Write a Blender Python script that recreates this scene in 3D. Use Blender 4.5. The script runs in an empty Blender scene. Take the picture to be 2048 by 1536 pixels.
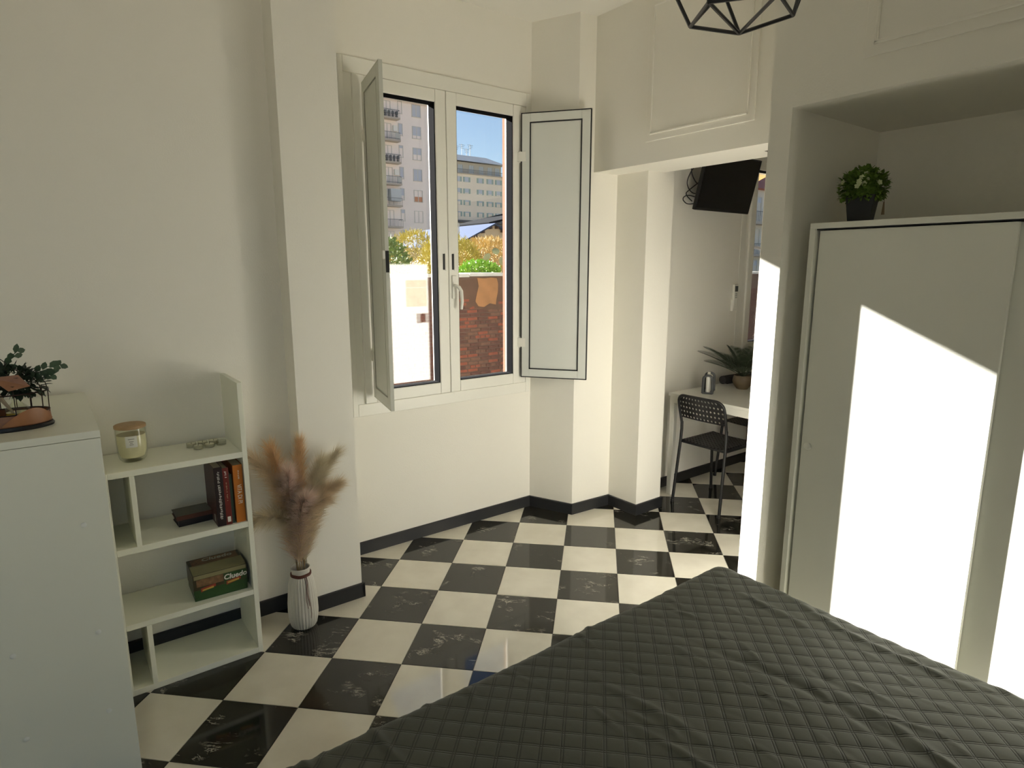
import bpy, math, random
import numpy as np
from mathutils import Matrix, Vector

# ------------------------------------------------------------------ camera, world, sun, exposure
scene = bpy.context.scene
C = scene.collection
PI = math.pi
random.seed(7)
rng = np.random.default_rng(7)

cam_d = bpy.data.cameras.new('camera')
cam_d.sensor_fit = 'HORIZONTAL'
cam_d.sensor_width = 36.0
cam_d.lens = 36.0 * 1240.87 / 2048.0
cam_d.clip_start = 0.02
cam_d.clip_end = 800
cam = bpy.data.objects.new('camera', cam_d)
C.objects.link(cam)
CF = Vector((-0.78416967, 0.59265252, -0.18395903)).normalized()
CR = Vector((0.60303363, 0.79771553, -0.00061191)).normalized()
CU = CR.cross(CF).normalized()
mw = Matrix(((CR.x, CU.x, -CF.x), (CR.y, CU.y, -CF.y), (CR.z, CU.z, -CF.z))).to_4x4()
mw.translation = Vector((2.53044662, -0.59659916, 1.60082888))
cam.matrix_world = mw
scene.camera = cam

SUN_AZ = math.radians(14.5)          # heading of the light in plan, from +X towards +Y
SUN_EL = math.atan(0.45)
sun_dir = Vector((math.cos(SUN_AZ) * math.cos(SUN_EL), math.sin(SUN_AZ) * math.cos(SUN_EL), -math.sin(SUN_EL)))
sd = bpy.data.lights.new('sun', 'SUN')
sd.energy = 34.0
sd.angle = math.radians(0.55)
sd.color = (1.0, 0.975, 0.91)
sun = bpy.data.objects.new('sun', sd)
C.objects.link(sun)
sun.rotation_euler = sun_dir.to_track_quat('-Z', 'Y').to_euler()
sun.location = (-20, -6, 12)

world = bpy.data.worlds.new('world')
scene.world = world
world.use_nodes = True
wn = world.node_tree
wn.nodes.clear()
wout = wn.nodes.new('ShaderNodeOutputWorld')
wbg = wn.nodes.new('ShaderNodeBackground')
wsky = wn.nodes.new('ShaderNodeTexSky')
wsky.sky_type = 'NISHITA'
wsky.sun_disc = False
wsky.sun_elevation = SUN_EL
wsky.sun_rotation = math.atan2(-sun_dir.x, -sun_dir.y)
wsky.altitude = 100
wsky.air_density = 1.0
wsky.dust_density = 0.4
wsky.ozone_density = 2.2
wbg.inputs['Strength'].default_value = 0.105
wn.links.new(wsky.outputs['Color'], wbg.inputs['Color'])
wn.links.new(wbg.outputs['Background'], wout.inputs['Surface'])

vs = scene.view_settings
vs.view_transform = 'Standard'
vs.look = 'None'
vs.gamma = 1.0
vs.use_curve_mapping = False
vs.exposure = 0.48
scene.cycles.max_bounces = 12
scene.cycles.diffuse_bounces = 9
scene.cycles.transparent_max_bounces = 16

# ------------------------------------------------------------------ helpers
MATS = {}


def _n(nt, kind, **kw):
    n = nt.nodes.new(kind)
    for k, v in kw.items():
        setattr(n, k, v)
    return n


def mat(name, col, rough=0.5, metal=0.0, var=0.0, vscale=6.0, bump=0.0, bscale=200.0, spec=0.5, sub=None, trans=0.0):
    if name in MATS:
        return MATS[name]
    m = bpy.data.materials.new(name)
    m.use_nodes = True
    nt = m.node_tree
    b = nt.nodes['Principled BSDF']
    b.inputs['Base Color'].default_value = (*col, 1)
    b.inputs['Roughness'].default_value = rough
    b.inputs['Metallic'].default_value = metal
    b.inputs['Specular IOR Level'].default_value = spec
    if trans:
        b.inputs['Transmission Weight'].default_value = trans
    tc = _n(nt, 'ShaderNodeTexCoord')
    if var > 0:
        no = _n(nt, 'ShaderNodeTexNoise')
        no.inputs['Scale'].default_value = vscale
        no.inputs['Detail'].default_value = 4
        nt.links.new(tc.outputs['Object'], no.inputs['Vector'])
        mr = _n(nt, 'ShaderNodeMapRange')
        mr.inputs['To Min'].default_value = 1 - var
        mr.inputs['To Max'].default_value = 1 + var
        nt.links.new(no.outputs['Fac'], mr.inputs['Value'])
        mx = _n(nt, 'ShaderNodeVectorMath', operation='SCALE')
        mx.inputs[0].default_value = col
        nt.links.new(mr.outputs['Result'], mx.inputs['Scale'])
        nt.links.new(mx.outputs['Vector'], b.inputs['Base Color'])
    if bump > 0:
        nb = _n(nt, 'ShaderNodeTexNoise')
        nb.inputs['Scale'].default_value = bscale
        nb.inputs['Detail'].default_value = 3
        nt.links.new(tc.outputs['Object'], nb.inputs['Vector'])
        bp = _n(nt, 'ShaderNodeBump')
        bp.inputs['Strength'].default_value = bump
        bp.inputs['Distance'].default_value = 0.002
        nt.links.new(nb.outputs['Fac'], bp.inputs['Height'])
        nt.links.new(bp.outputs['Normal'], b.inputs['Normal'])
    MATS[name] = m
    return m


class MB:
    """collects geometry, builds ONE mesh object"""

    def __init__(s):
        s.v = []
        s.f = []

    def add(s, verts, faces):
        o = len(s.v)
        s.v += [tuple(p) for p in verts]
        s.f += [tuple(i + o for i in f) for f in faces]
        return s

    def box(s, x0, x1, y0, y1, z0, z1):
        x0, x1 = min(x0, x1), max(x0, x1)
        y0, y1 = min(y0, y1), max(y0, y1)
        z0, z1 = min(z0, z1), max(z0, z1)
        return s.add([(x0, y0, z0), (x1, y0, z0), (x1, y1, z0), (x0, y1, z0),
                      (x0, y0, z1), (x1, y0, z1), (x1, y1, z1), (x0, y1, z1)],
                     [(0, 3, 2, 1), (4, 5, 6, 7), (0, 1, 5, 4), (1, 2, 6, 5), (2, 3, 7, 6), (3, 0, 4, 7)])

    def prism(s, poly, z0, z1):
        n = len(poly)
        a = sum(poly[i][0] * poly[(i + 1) % n][1] - poly[(i + 1) % n][0] * poly[i][1] for i in range(n))
        if a < 0:
            poly = poly[::-1]
        vs_ = [(x, y, z0) for x, y in poly] + [(x, y, z1) for x, y in poly]
        fs = [tuple(range(n - 1, -1, -1)), tuple(range(n, 2 * n))]
        fs += [(i, (i + 1) % n, n + (i + 1) % n, n + i) for i in range(n)]
        return s.add(vs_, fs)

    def tube(s, pts, r, n=8, cap=True):
        pts = [Vector(p) for p in pts]
        rs = r if isinstance(r, (list, tuple)) else [r] * len(pts)
        prev = None
        rings = []
        for i, p in enumerate(pts):
            t = (pts[min(i + 1, len(pts) - 1)] - pts[max(i - 1, 0)])
            if t.length < 1e-9:
                t = Vector((0, 0, 1))
            t.normalize()
            if prev is None:
                a = Vector((0, 0, 1)) if abs(t.z) < 0.9 else Vector((1, 0, 0))
                u = t.cross(a).normalized()
            else:
                u = (prev - t * prev.dot(t))
                u = u.normalized() if u.length > 1e-6 else t.orthogonal().normalized()
            prev = u
            w = t.cross(u)
            rings.append([p + (u * math.cos(2 * PI * k / n) + w * math.sin(2 * PI * k / n)) * rs[i] for k in range(n)])
        vv = [q for ring in rings for q in ring]
        ff = []
        for i in range(len(rings) - 1):
            for k in range(n):
                ff.append((i * n + k, i * n + (k + 1) % n, (i + 1) * n + (k + 1) % n, (i + 1) * n + k))
        if cap:
            ff.append(tuple(range(n - 1, -1, -1)))
            ff.append(tuple(range((len(rings) - 1) * n, len(rings) * n)))
        return s.add(vv, ff)

    def lathe(s, prof, n=24, c=(0, 0, 0), sx=1.0, sy=1.0, cap0=True, cap1=True, flute=0, amp=0.0):
        vv = []
        for r, z in prof:
            for k in range(n):
                a = 2 * PI * k / n
                rr = r
                if flute and r > 0.02:
                    rr = r - amp * (1 - abs(math.cos(a * flute / 2)))
                vv.append((c[0] + rr * math.cos(a) * sx, c[1] + rr * math.sin(a) * sy, c[2] + z))
        ff = []
        for i in range(len(prof) - 1):
            for k in range(n):
                ff.append((i * n + k, i * n + (k + 1) % n, (i + 1) * n + (k + 1) % n, (i + 1) * n + k))
        if cap0:
            ff.append(tuple(range(n - 1, -1, -1)))
        if cap1:
            ff.append(tuple(range((len(prof) - 1) * n, len(prof) * n)))
        return s.add(vv, ff)

    def xf(s, M_):
        s.v = [tuple(M_ @ Vector(p)) for p in s.v]
        return s

    def build(s, name, m, parent=None, smooth=False, bevel=0.0, seg=2, loc=None, rz=None, kind=None):
        me = bpy.data.meshes.new(name)
        me.from_pydata(s.v, [], s.f)
        me.update()
        o = bpy.data.objects.new(name, me)
        C.objects.link(o)
        if m:
            me.materials.append(m)
        if smooth:
            for p in me.polygons:
                p.use_smooth = True
        if bevel > 0:
            bv = o.modifiers.new('bevel', 'BEVEL')
            bv.width = bevel
            bv.segments = seg
            bv.limit_method = 'ANGLE'
            bv.angle_limit = math.radians(40)
        if smooth:
            try:
                me.set_sharp_from_angle(angle=math.radians(38))
            except Exception:
                pass
        if parent:
            o.parent = parent
        if loc:
            o.location = loc
        if rz is not None:
            o.rotation_euler[2] = rz
        if kind:
            o['kind'] = kind
        return o


def B(*a):
    return MB().box(*a)


def empty(name, loc=(0, 0, 0), rz=0.0):
    o = bpy.data.objects.new(name, None)
    o.empty_display_size = 0.1
    C.objects.link(o)
    o.location = loc
    o.rotation_euler[2] = rz
    return o


def tag(o, label, cat, group=None):
    o['label'] = label
    o['category'] = cat
    if group:
        o['group'] = group
    return o


def struct(o):
    o['kind'] = 'structure'
    return o


def thing(name, label, cat, loc=(0, 0, 0), rz=0.0, group=None):
    return tag(empty(name, loc, rz), label, cat, group)


def copy_tree(o, parent=None):
    c = o.copy()
    C.objects.link(c)
    c.parent = parent
    for ch in list(o.children):
        copy_tree(ch, c)
    return c


def text_mesh(name, body, size, m, parent, M_, extrude=0.0004, align='CENTER', sx=1.0, shear=0.0, bold=0.0):
    cu = bpy.data.curves.new(name, 'FONT')
    cu.body = body
    cu.size = size
    cu.align_x = align
    cu.align_y = 'CENTER'
    cu.extrude = extrude
    cu.offset = bold
    cu.shear = shear
    cu.resolution_u = 3
    t = bpy.data.objects.new(name + '_tmp', cu)
    C.objects.link(t)
    dg = bpy.context.evaluated_depsgraph_get()
    me = bpy.data.meshes.new_from_object(t.evaluated_get(dg))
    bpy.data.objects.remove(t)
    bpy.data.curves.remove(cu)
    me.transform(Matrix.Scale(sx, 4, (1, 0, 0)))
    me.transform(M_)
    me.materials.clear()
    me.materials.append(m)
    o = bpy.data.objects.new(name, me)
    C.objects.link(o)
    o.parent = parent
    return o


def frame_mat(origin, xdir, ydir):
    x = Vector(xdir).normalized()
    y = Vector(ydir).normalized()
    z = x.cross(y)
    m_ = Matrix(((x.x, y.x, z.x), (x.y, y.y, z.y), (x.z, y.z, z.z))).to_4x4()
    m_.translation = Vector(origin)
    return m_


# ------------------------------------------------------------------ materials
WALLC = (0.86, 0.838, 0.768)
M_wall = mat('wall_paint', WALLC, 0.75, var=0.015, vscale=2.0, bump=0.25, bscale=160, spec=0.3)
M_ceil = mat('ceiling_paint', (0.88, 0.862, 0.80), 0.8, var=0.01, spec=0.3)
M_base = mat('black_skirting', (0.018, 0.019, 0.022), 0.45, var=0.1, vscale=10)
M_pvc = mat('white_window_plastic', (0.84, 0.83, 0.765), 0.35, var=0.01)
M_lam = mat('white_laminate', (0.84, 0.845, 0.735), 0.42, var=0.012, vscale=3)
M_lamw = mat('white_wardrobe_foil', (0.83, 0.83, 0.755), 0.45, var=0.012, vscale=3)
M_shut = mat('grey_white_shutter', (0.72, 0.735, 0.69), 0.5, var=0.012)
M_blackp = mat('black_plastic', (0.012, 0.012, 0.013), 0.4)
M_blackm = mat('black_powder_coat', (0.010, 0.010, 0.011), 0.38, bump=0.1, bscale=600)
M_rub = mat('black_rubber', (0.008, 0.008, 0.009), 1.0, spec=0.02)
M_chrome = mat('chrome', (0.75, 0.75, 0.74), 0.2, metal=1.0)
M_grout = mat('dark_grout', (0.10, 0.095, 0.08), 0.8)


def glass_mat(name, refl=1.0, tint=(1, 1, 1), rough=0.0):
    m = bpy.data.materials.new(name)
    m.use_nodes = True
    nt = m.node_tree
    nt.nodes.clear()
    out = _n(nt, 'ShaderNodeOutputMaterial')
    mix = _n(nt, 'ShaderNodeMixShader')
    tr = _n(nt, 'ShaderNodeBsdfTransparent')
    tr.inputs['Color'].default_value = (*tint, 1)
    gl = _n(nt, 'ShaderNodeBsdfGlossy')
    gl.inputs['Roughness'].default_value = rough
    lw = _n(nt, 'ShaderNodeLayerWeight')
    lw.inputs['Blend'].default_value = 0.5
    pw = _n(nt, 'ShaderNodeMath', operation='POWER')
    pw.inputs[1].default_value = 5.0
    nt.links.new(lw.outputs['Facing'], pw.inputs[0])
    mu = _n(nt, 'ShaderNodeMath', operation='MULTIPLY_ADD')
    mu.use_clamp = True
    mu.inputs[1].default_value = 1.0 - refl
    mu.inputs[2].default_value = refl
    nt.links.new(pw.outputs[0], mu.inputs[0])
    nt.links.new(mu.outputs[0], mix.inputs['Fac'])
    nt.links.new(tr.outputs[0], mix.inputs[1])
    nt.links.new(gl.outputs[0], mix.inputs[2])
    nt.links.new(mix.outputs[0], out.inputs['Surface'])
    return m


M_glass = glass_mat('window_glass', 0.08)      # double glazing: two faces, about 15 % together
M_jar = glass_mat('jar_glass', 0.04, (0.97, 0.98, 0.95))


def tile_mat(name, dark):
    m = bpy.data.materials.new(name)
    m.use_nodes = True
    nt = m.node_tree
    b = nt.nodes['Principled BSDF']
    tc = _n(nt, 'ShaderNodeTexCoord')
    oi = _n(nt, 'ShaderNodeObjectInfo')
    # each tile shows a shifted piece of the print
    sc = _n(nt, 'ShaderNodeVectorMath', operation='SCALE')
    sc.inputs[0].default_value = (7.0, 3.0, 5.0)
    nt.links.new(oi.outputs['Random'], sc.inputs['Scale'])
    ad = _n(nt, 'ShaderNodeVectorMath', operation='ADD')
    nt.links.new(tc.outputs['Object'], ad.inputs[0])
    nt.links.new(sc.outputs['Vector'], ad.inputs[1])
    no = _n(nt, 'ShaderNodeTexNoise')
    no.inputs['Scale'].default_value = 7.0
    no.inputs['Detail'].default_value = 5
    nt.links.new(ad.outputs['Vector'], no.inputs['Vector'])
    if dark:
        # thin broken white veins running diagonally
        mp = _n(nt, 'ShaderNodeMapping')
        mp.inputs['Rotation'].default_value = (0, 0, math.radians(28))
        mp.inputs['Scale'].default_value = (3.0, 9.0, 3.0)
        nt.links.new(ad.outputs['Vector'], mp.inputs['Vector'])
        n2 = _n(nt, 'ShaderNodeTexNoise')
        n2.inputs['Scale'].default_value = 1.3
        n2.inputs['Detail'].default_value = 7
        n2.inputs['Roughness'].default_value = 0.72
        n2.inputs['Distortion'].default_value = 0.8
        nt.links.new(mp.outputs['Vector'], n2.inputs['Vector'])
        s1 = _n(nt, 'ShaderNodeMath', operation='SUBTRACT')
        s1.inputs[1].default_value = 0.5
        nt.links.new(n2.outputs['Fac'], s1.inputs[0])
        ab = _n(nt, 'ShaderNodeMath', operation='ABSOLUTE')
        nt.links.new(s1.outputs[0], ab.inputs[0])
        r1 = _n(nt, 'ShaderNodeMapRange')
        r1.inputs['From Min'].default_value = 0.0
        r1.inputs['From Max'].default_value = 0.014
        r1.inputs['To Min'].default_value = 1.0
        r1.inputs['To Max'].default_value = 0.0
        nt.links.new(ab.outputs[0], r1.inputs['Value'])
        n3 = _n(nt, 'ShaderNodeTexNoise')
        n3.inputs['Scale'].default_value = 9.0
        n3.inputs['Detail'].default_value = 3
        nt.links.new(ad.outputs['Vector'], n3.inputs['Vector'])
        r2 = _n(nt, 'ShaderNodeMapRange')
        r2.inputs['From Min'].default_value = 0.555
        r2.inputs['From Max'].default_value = 0.66
        nt.links.new(n3.outputs['Fac'], r2.inputs['Value'])
        mu = _n(nt, 'ShaderNodeMath', operation='MULTIPLY')
        nt.links.new(r1.outputs['Result'], mu.inputs[0])
        nt.links.new(r2.outputs['Result'], mu.inputs[1])
        mx = _n(nt, 'ShaderNodeMix', data_type='RGBA')
        mx.inputs[6].default_value = (0.020, 0.019, 0.015, 1)
        mx.inputs[7].default_value = (0.60, 0.57, 0.48, 1)
        nt.links.new(mu.outputs[0], mx.inputs[0])
        nt.links.new(mx.outputs[2], b.inputs['Base Color'])
        b.inputs['Roughness'].default_value = 0.07
        b.inputs['Specular IOR Level'].default_value = 0.6
    else:
        r1 = _n(nt, 'ShaderNodeMapRange')
        r1.inputs['From Min'].default_value = 0.35
        r1.inputs['From Max'].default_value = 0.75
        nt.links.new(no.outputs['Fac'], r1.inputs['Value'])
        mx = _n(nt, 'ShaderNodeMix', data_type='RGBA')
        mx.inputs[6].default_value = (0.78, 0.745, 0.64, 1)
        mx.inputs[7].default_value = (0.69, 0.65, 0.55, 1)
        nt.links.new(r1.outputs['Result'], mx.inputs[0])
        nt.links.new(mx.outputs[2], b.inputs['Base Color'])
        b.inputs['Roughness'].default_value = 0.05
        b.inputs['Specular IOR Level'].default_value = 0.95
    return m


M_tileb = tile_mat('black_marble_tile', True)
M_tilew = tile_mat('cream_tile', False)

# ------------------------------------------------------------------ the room shell
H = 3.04            # ceiling
ZL = 2.17           # lintel underside
TH = -0.95          # outer face of the street walls


def wall(name, mb):
    return struct(mb.build(name, M_wall))


wall('wall_left', B(-0.80, -0.30, -2.6, 0.26, 0, H))
wall('wall_pier', B(-0.80, -0.18, 0.26, 0.52, 0, H))
WX, WY0, WY1, WZ0, WZ1 = -0.615, 0.705, 1.905, 0.855, 2.57      # hole of the window
wa = MB()
TW = -0.80
wa.box(TW, WX, 0.52, WY0, 0, H).box(TW, WX, WY1, 1.93, 0, H)
wa.box(TW, WX, WY0, WY1, 0, WZ0).box(TW, WX, WY0, WY1, WZ1, H)
wall('wall_window', wa)
wall('wall_corner', MB().prism([(WX, 1.93), (-0.325, 2.055), (-0.305, 2.375), (-0.06, 2.38), (-0.06, 2.62), (TW, 2.62), (TW, 1.93)], 0, H))
KY0, KY1, KZ0, KZ1 = 3.80, 4.75, 0.93, 2.42
wk = MB()
wk.box(-0.75, -0.31, 2.62, KY0, 0, H).box(-0.75, -0.31, KY1, 6.2, 0, H)
wk.box(-0.75, -0.31, KY0, KY1, 0, KZ0).box(-0.75, -0.31, KY0, KY1, KZ1, H)
wall('wall_kitchen', wk)
wall('wall_far', B(-0.75, 3.8, 6.2, 6.4, 0, H))
wall('wall_lintel', B(-0.40, 1.165, 2.18, 2.52, ZL, H))
JX0, JX1, PY, NB, NZ, NR = 1.165, 1.25, 1.63, 2.33, 2.165, 2.60
wn_ = MB()
wn_.box(JX0, JX1, PY, 2.52, 0, H)                 # jamb beside the wardrobe
wn_.box(JX1, NR, NB, 2.52, 0, H)                  # back of the niche
wn_.box(JX1, NR, PY, NB, NZ, H)                   # soffit box above the niche
wn_.box(NR, 3.6, PY, 2.52, 0, H)
wall('wall_niche', wn_)
RY0, RY1, RZ0, RZ1 = -2.50, -0.32, 0.10, 2.75  # opening for the added fill-light window
wr_ = MB()
wr_.box(3.40, 3.6, -2.6, RY0, 0, H).box(3.40, 3.6, RY1, 1.63, 0, H)
wr_.box(3.40, 3.6, RY0, RY1, 0, RZ0).box(3.40, 3.6, RY0, RY1, RZ1, H)
wall('wall_right', wr_)
wall('wall_kitchen_right', B(3.4, 3.6, 2.52, 6.2, 0, H))
wall('wall_back', B(TH, 3.6, -2.8, -2.6, 0, H))
struct(B(TH, 3.8, -2.8, 6.4, H, H + 0.25).build('ceiling', M_ceil))

# floor: slab with grout, then every tile that shows as its own piece
fl = struct(B(TH, 3.8, -2.8, 6.4, -0.25, -0.003).build('floor', M_grout))
TS = 0.30
g = 0.0011


def tile_mesh(name, m):
    h_ = TS / 2 - g
    c = 0.0012
    v = [(-h_, -h_, -0.004), (h_, -h_, -0.004), (h_, h_, -0.004), (-h_, h_, -0.004),
         (-h_, -h_, -c * .5), (h_, -h_, -c * .5), (h_, h_, -c * .5), (-h_, h_, -c * .5),
         (-h_ + c, -h_ + c, 0), (h_ - c, -h_ + c, 0), (h_ - c, h_ - c, 0), (-h_ + c, h_ - c, 0)]
    f = [(8, 9, 10, 11)]
    for a, b_ in ((0, 4), (4, 8)):
        for k in range(4):
            f.append((a + k, a + (k + 1) % 4, b_ + (k + 1) % 4, b_ + k))
    me = bpy.data.meshes.new(name)
    me.from_pydata(v, [], f)
    me.materials.append(m)
    return me


me_tb = tile_mesh('tile', M_tileb)
me_tw = tile_mesh('tile', M_tilew)
q = 2 ** -0.5


def in_room(X, Y):
    if -2.5 < Y < 1.63:
        if X > 3.4:
            return False
        left = -0.30 if Y < 0.26 else (-0.18 if Y < 0.52 else -0.615)
        return X > left
    if Y < 6.2:
        if Y < 2.38:
            return -0.6 < X < 1.25
        return -0.31 < X < 3.4
    return False


tiles = []
for i in range(-22, 34):
    for j in range(-22, 34):
        cx, cy = (i + .5) * TS, (j + .5) * TS
        X, Y = (cx - cy) * q, (cx + cy) * q
        near = any(in_room(X + dx, Y + dy) for dx in (-.14, 0, .14) for dy in (-.14, 0, .14))
        if near:
            hidden = (X > 1.55 and Y > 0.0) or X > 2.2 or Y < -0.75 or Y > 4.4
            tiles.append((hidden, math.hypot(X - 2.53, Y + 0.6), i, j, X, Y))
tiles.sort()
rest_b, rest_w = MB(), MB()
for k, (hid, d_, i, j, X, Y) in enumerate(tiles):
    dark = (i + j) % 2 == 0
    if k < 290 and not hid:
        o = bpy.data.objects.new('tile', me_tb if dark else me_tw)
        C.objects.link(o)
        o.parent = fl
        o.location = (X, Y, 0)
        o.rotation_euler[2] = PI / 4
    else:
        h_ = (TS / 2 - g) * math.sqrt(2)
        mb = rest_b if dark else rest_w
        mb.add([(X, Y - h_, 0), (X + h_, Y, 0), (X, Y + h_, 0), (X - h_, Y, 0),
                (X, Y - h_, -.004), (X + h_, Y, -.004), (X, Y + h_, -.004), (X - h_, Y, -.004)],
               [(0, 1, 2, 3), (4, 5, 1, 0), (5, 6, 2, 1), (6, 7, 3, 2), (7, 4, 0, 3)])
rest_b.build('black_tile_field', M_tileb, fl, kind='stuff')
rest_w.build('cream_tile_field', M_tilew, fl, kind='stuff')

# black skirting, following the walls
BH, BT = 0.072, 0.012


def skirt(name, p0, p1, side=1):
    a, b_ = Vector((*p0, 0)), Vector((*p1, 0))
    d = (b_ - a).normalized()
    n = Vector((d.y, -d.x, 0)) * side
    mb = MB()
    pr = [(0, 0), (BT, 0), (BT, BH - .003), (BT - .004, BH), (0, BH)]
    vv = []
    for e, P in ((-1, a), (1, b_)):
        for s_, z in pr:
            vv.append(P + n * s_ + d * (BT * 0.0) + Vector((0, 0, z)))
    k = len(pr)
    ff = [tuple(range(k)), tuple(range(2 * k - 1, k - 1, -1))] + [(i, k + i, k + (i + 1) % k, (i + 1) % k) for i in range(k)]
    mb.add(vv, ff)
    struct(mb.build(name, M_base))


skirt('baseboard_left', (-0.30, -2.6), (-0.30, 0.26))
skirt('baseboard_pier_side', (-0.30, 0.26), (-0.168, 0.26))
skirt('baseboard_pier', (-0.18, 0.26), (-0.18, 0.532))
skirt('baseboard_pier_return', (-0.168, 0.52), (WX, 0.52))
skirt('baseboard_window', (WX, 0.52), (WX, 1.93))
skirt('baseboard_corner', (WX, 1.93), (-0.318, 2.057))
skirt('baseboard_corner_side', (-0.325, 2.05), (-0.305, 2.375))
skirt('baseboard_jog', (-0.305, 2.375), (-0.048, 2.38))
skirt('baseboard_jog_side', (-0.06, 2.37), (-0.06, 2.632))
skirt('baseboard_jog_return', (-0.06, 2.62), (-0.31, 2.62))
skirt('baseboard_kitchen', (-0.31, 2.62), (-0.31, 6.2))
skirt('baseboard_far', (-0.31, 6.2), (3.4, 6.2))
skirt('baseboard_niche_right', (NR, PY), (3.4, PY))


# ------------------------------------------------------------------ windows
def make_window(name, fx, y0, y1, z0, z1, casing=None, ym=None, handle_on=1, reveal_mat=None):
    """two-leaf tilt window in a wall whose room face is X = fx, opening y0..y1 z0..z1"""
    w = struct(empty(name, (fx, (y0 + y1) / 2, z0)))
    ox, oy, oz = fx, (y0 + y1) / 2, z0

    def bx(x0, x1, ya, yb, za, zb, mb=None):
        mb = mb or MB()
        return mb.box(x0 - ox, x1 - ox, ya - oy, yb - oy, za - oz, zb - oz)

    def ring(x0, x1, ya, yb, za, zb, t, mb=None):
        mb = mb or MB()
        bx(x0, x1, ya, ya + t, za, zb, mb)
        bx(x0, x1, yb - t, yb, za, zb, mb)
        bx(x0, x1, ya + t, yb - t, za, za + t, mb)
        bx(x0, x1, ya + t, yb - t, zb - t, zb, mb)
        return mb
    if casing:
        cy0, cy1, cz0, cz1 = casing
        mb = MB()
        bx(fx, fx + .012, cy0, y0 + .02, cz0, cz1, mb)
        bx(fx, fx + .012, y1 - .02, cy1, cz0, cz1, mb)
        bx(fx, fx + .012, y0 + .02, y1 - .02, cz0, z0 + .012, mb)
        bx(fx, fx + .012, y0 + .02, y1 - .02, z1 - .012, cz1, mb)
        mb.build('window_casing', M_pvc, w, bevel=.003)
    ring(fx - .075, fx + .005, y0 + .004, y1 - .004, z0 + .004, z1 - .004, .062).build('window_frame', M_pvc, w, bevel=.003)
    ym_ = ym or (y0 + y1) / 2
    for side, (a, b_) in enumerate(((y0 + .062, ym_ - .002), (ym_ + .002, y1 - .062))):
        za, zb = z0 + .014, z1 - .014
        t = .066
        leaf = ring(fx - .055, fx + .020, a, b_, za, zb, t).build('window_leaf', M_pvc, w, bevel=.004)
        ring(fx - .047, fx + .012, a + t - .002, b_ - t + .002, za + t - .002, zb - t + .002, .007).build('gasket', M_rub, leaf)
        ring(fx - .062, fx - .05, a + t - .006, b_ - t + .006, za + t - .006, zb - t + .006, .008).build('outer_bead', M_pvc, leaf)
        bx(fx - .044, fx - .036, a + t, b_ - t, za + t, zb - t).build('pane', M_glass, leaf)
        # black shutter keep on the meeting stile
        ky = b_ - .028 if side == 0 else a + .028
        zk = z0 + (z1 - z0) * 0.455
        kb = MB()
        bx(fx + .018, fx + .026, ky - .008, ky + .004, zk - .045, zk + .045, kb)
        kb.build('shutter_keep', M_blackp, leaf, bevel=.002)
        kp = MB()
        bx(fx + .018, fx + .023, ky + .004, ky + .014, zk - .05, zk + .05, kp)
        kp.build('keep_plate', M_pvc, leaf, bevel=.002)
        if side == handle_on:
            hy = a + .03
            hz = z0 + (z1 - z0) * 0.375
            bx(fx + .018, fx + .030, hy - .015, hy + .015, hz - .075, hz + .06).build('handle_plate', M_pvc, leaf, bevel=.005, seg=3)
            P = [(fx + .025, hy, hz + .0), (fx + .055, hy, hz), (fx + .064, hy + .008, hz - .008), (fx + .066, hy + .022, hz - .03),
                 (fx + .066, hy + .026, hz - .09), (fx + .064, hy + .022, hz - .135)]
            P = [(p[0] - ox, p[1] - oy, p[2] - oz) for p in P]
            MB().tube(P, [.010, .010, .011, .011, .010, .008], 10).build('handle', M_pvc, leaf, smooth=True)
    return w


w1 = make_window('window_1', WX, WY0, WY1, WZ0, WZ1, casing=(0.695, 1.915, 0.80, 2.635), ym=1.309)
w2 = make_window('window_2', -0.32, KY0, KY1, KZ0, KZ1, casing=(KY0 - .05, KY1 + .05, KZ0 - .05, KZ1 + .05))

# added unseen fill-light window behind the camera (same build, turned to face the room)
w3 = make_window('added_fill_window', -0.02, -(RY1 - RY0) / 2, (RY1 - RY0) / 2, RZ0, RZ1, casing=(-(RY1 - RY0) / 2 - .05, (RY1 - RY0) / 2 + .05, RZ0 - .05, RZ1 + .05))
w3.location = (3.42, (RY0 + RY1) / 2, RZ0)
w3.rotation_euler[2] = PI

# plastered outer reveal of the window, salmon coloured
M_salmon = mat('salmon_render', (0.22, 0.122, 0.088), 1.0, spec=0.02, var=0.12, vscale=20, bump=0.6, bscale=90)
rv = MB()
rv.box(TW - .02, WX - .078, WY1 - .045, WY1 + .001, WZ0 - .0, WZ1)
rv.box(TW - .02, WX - .078, WY0 - .001, WY0 + .02, WZ0, WZ1)
rv.box(TW - .04, WX - .078, WY0, WY1, WZ0 - .02, WZ0 + .03)
struct(rv.build('trim_1', M_salmon))


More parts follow.
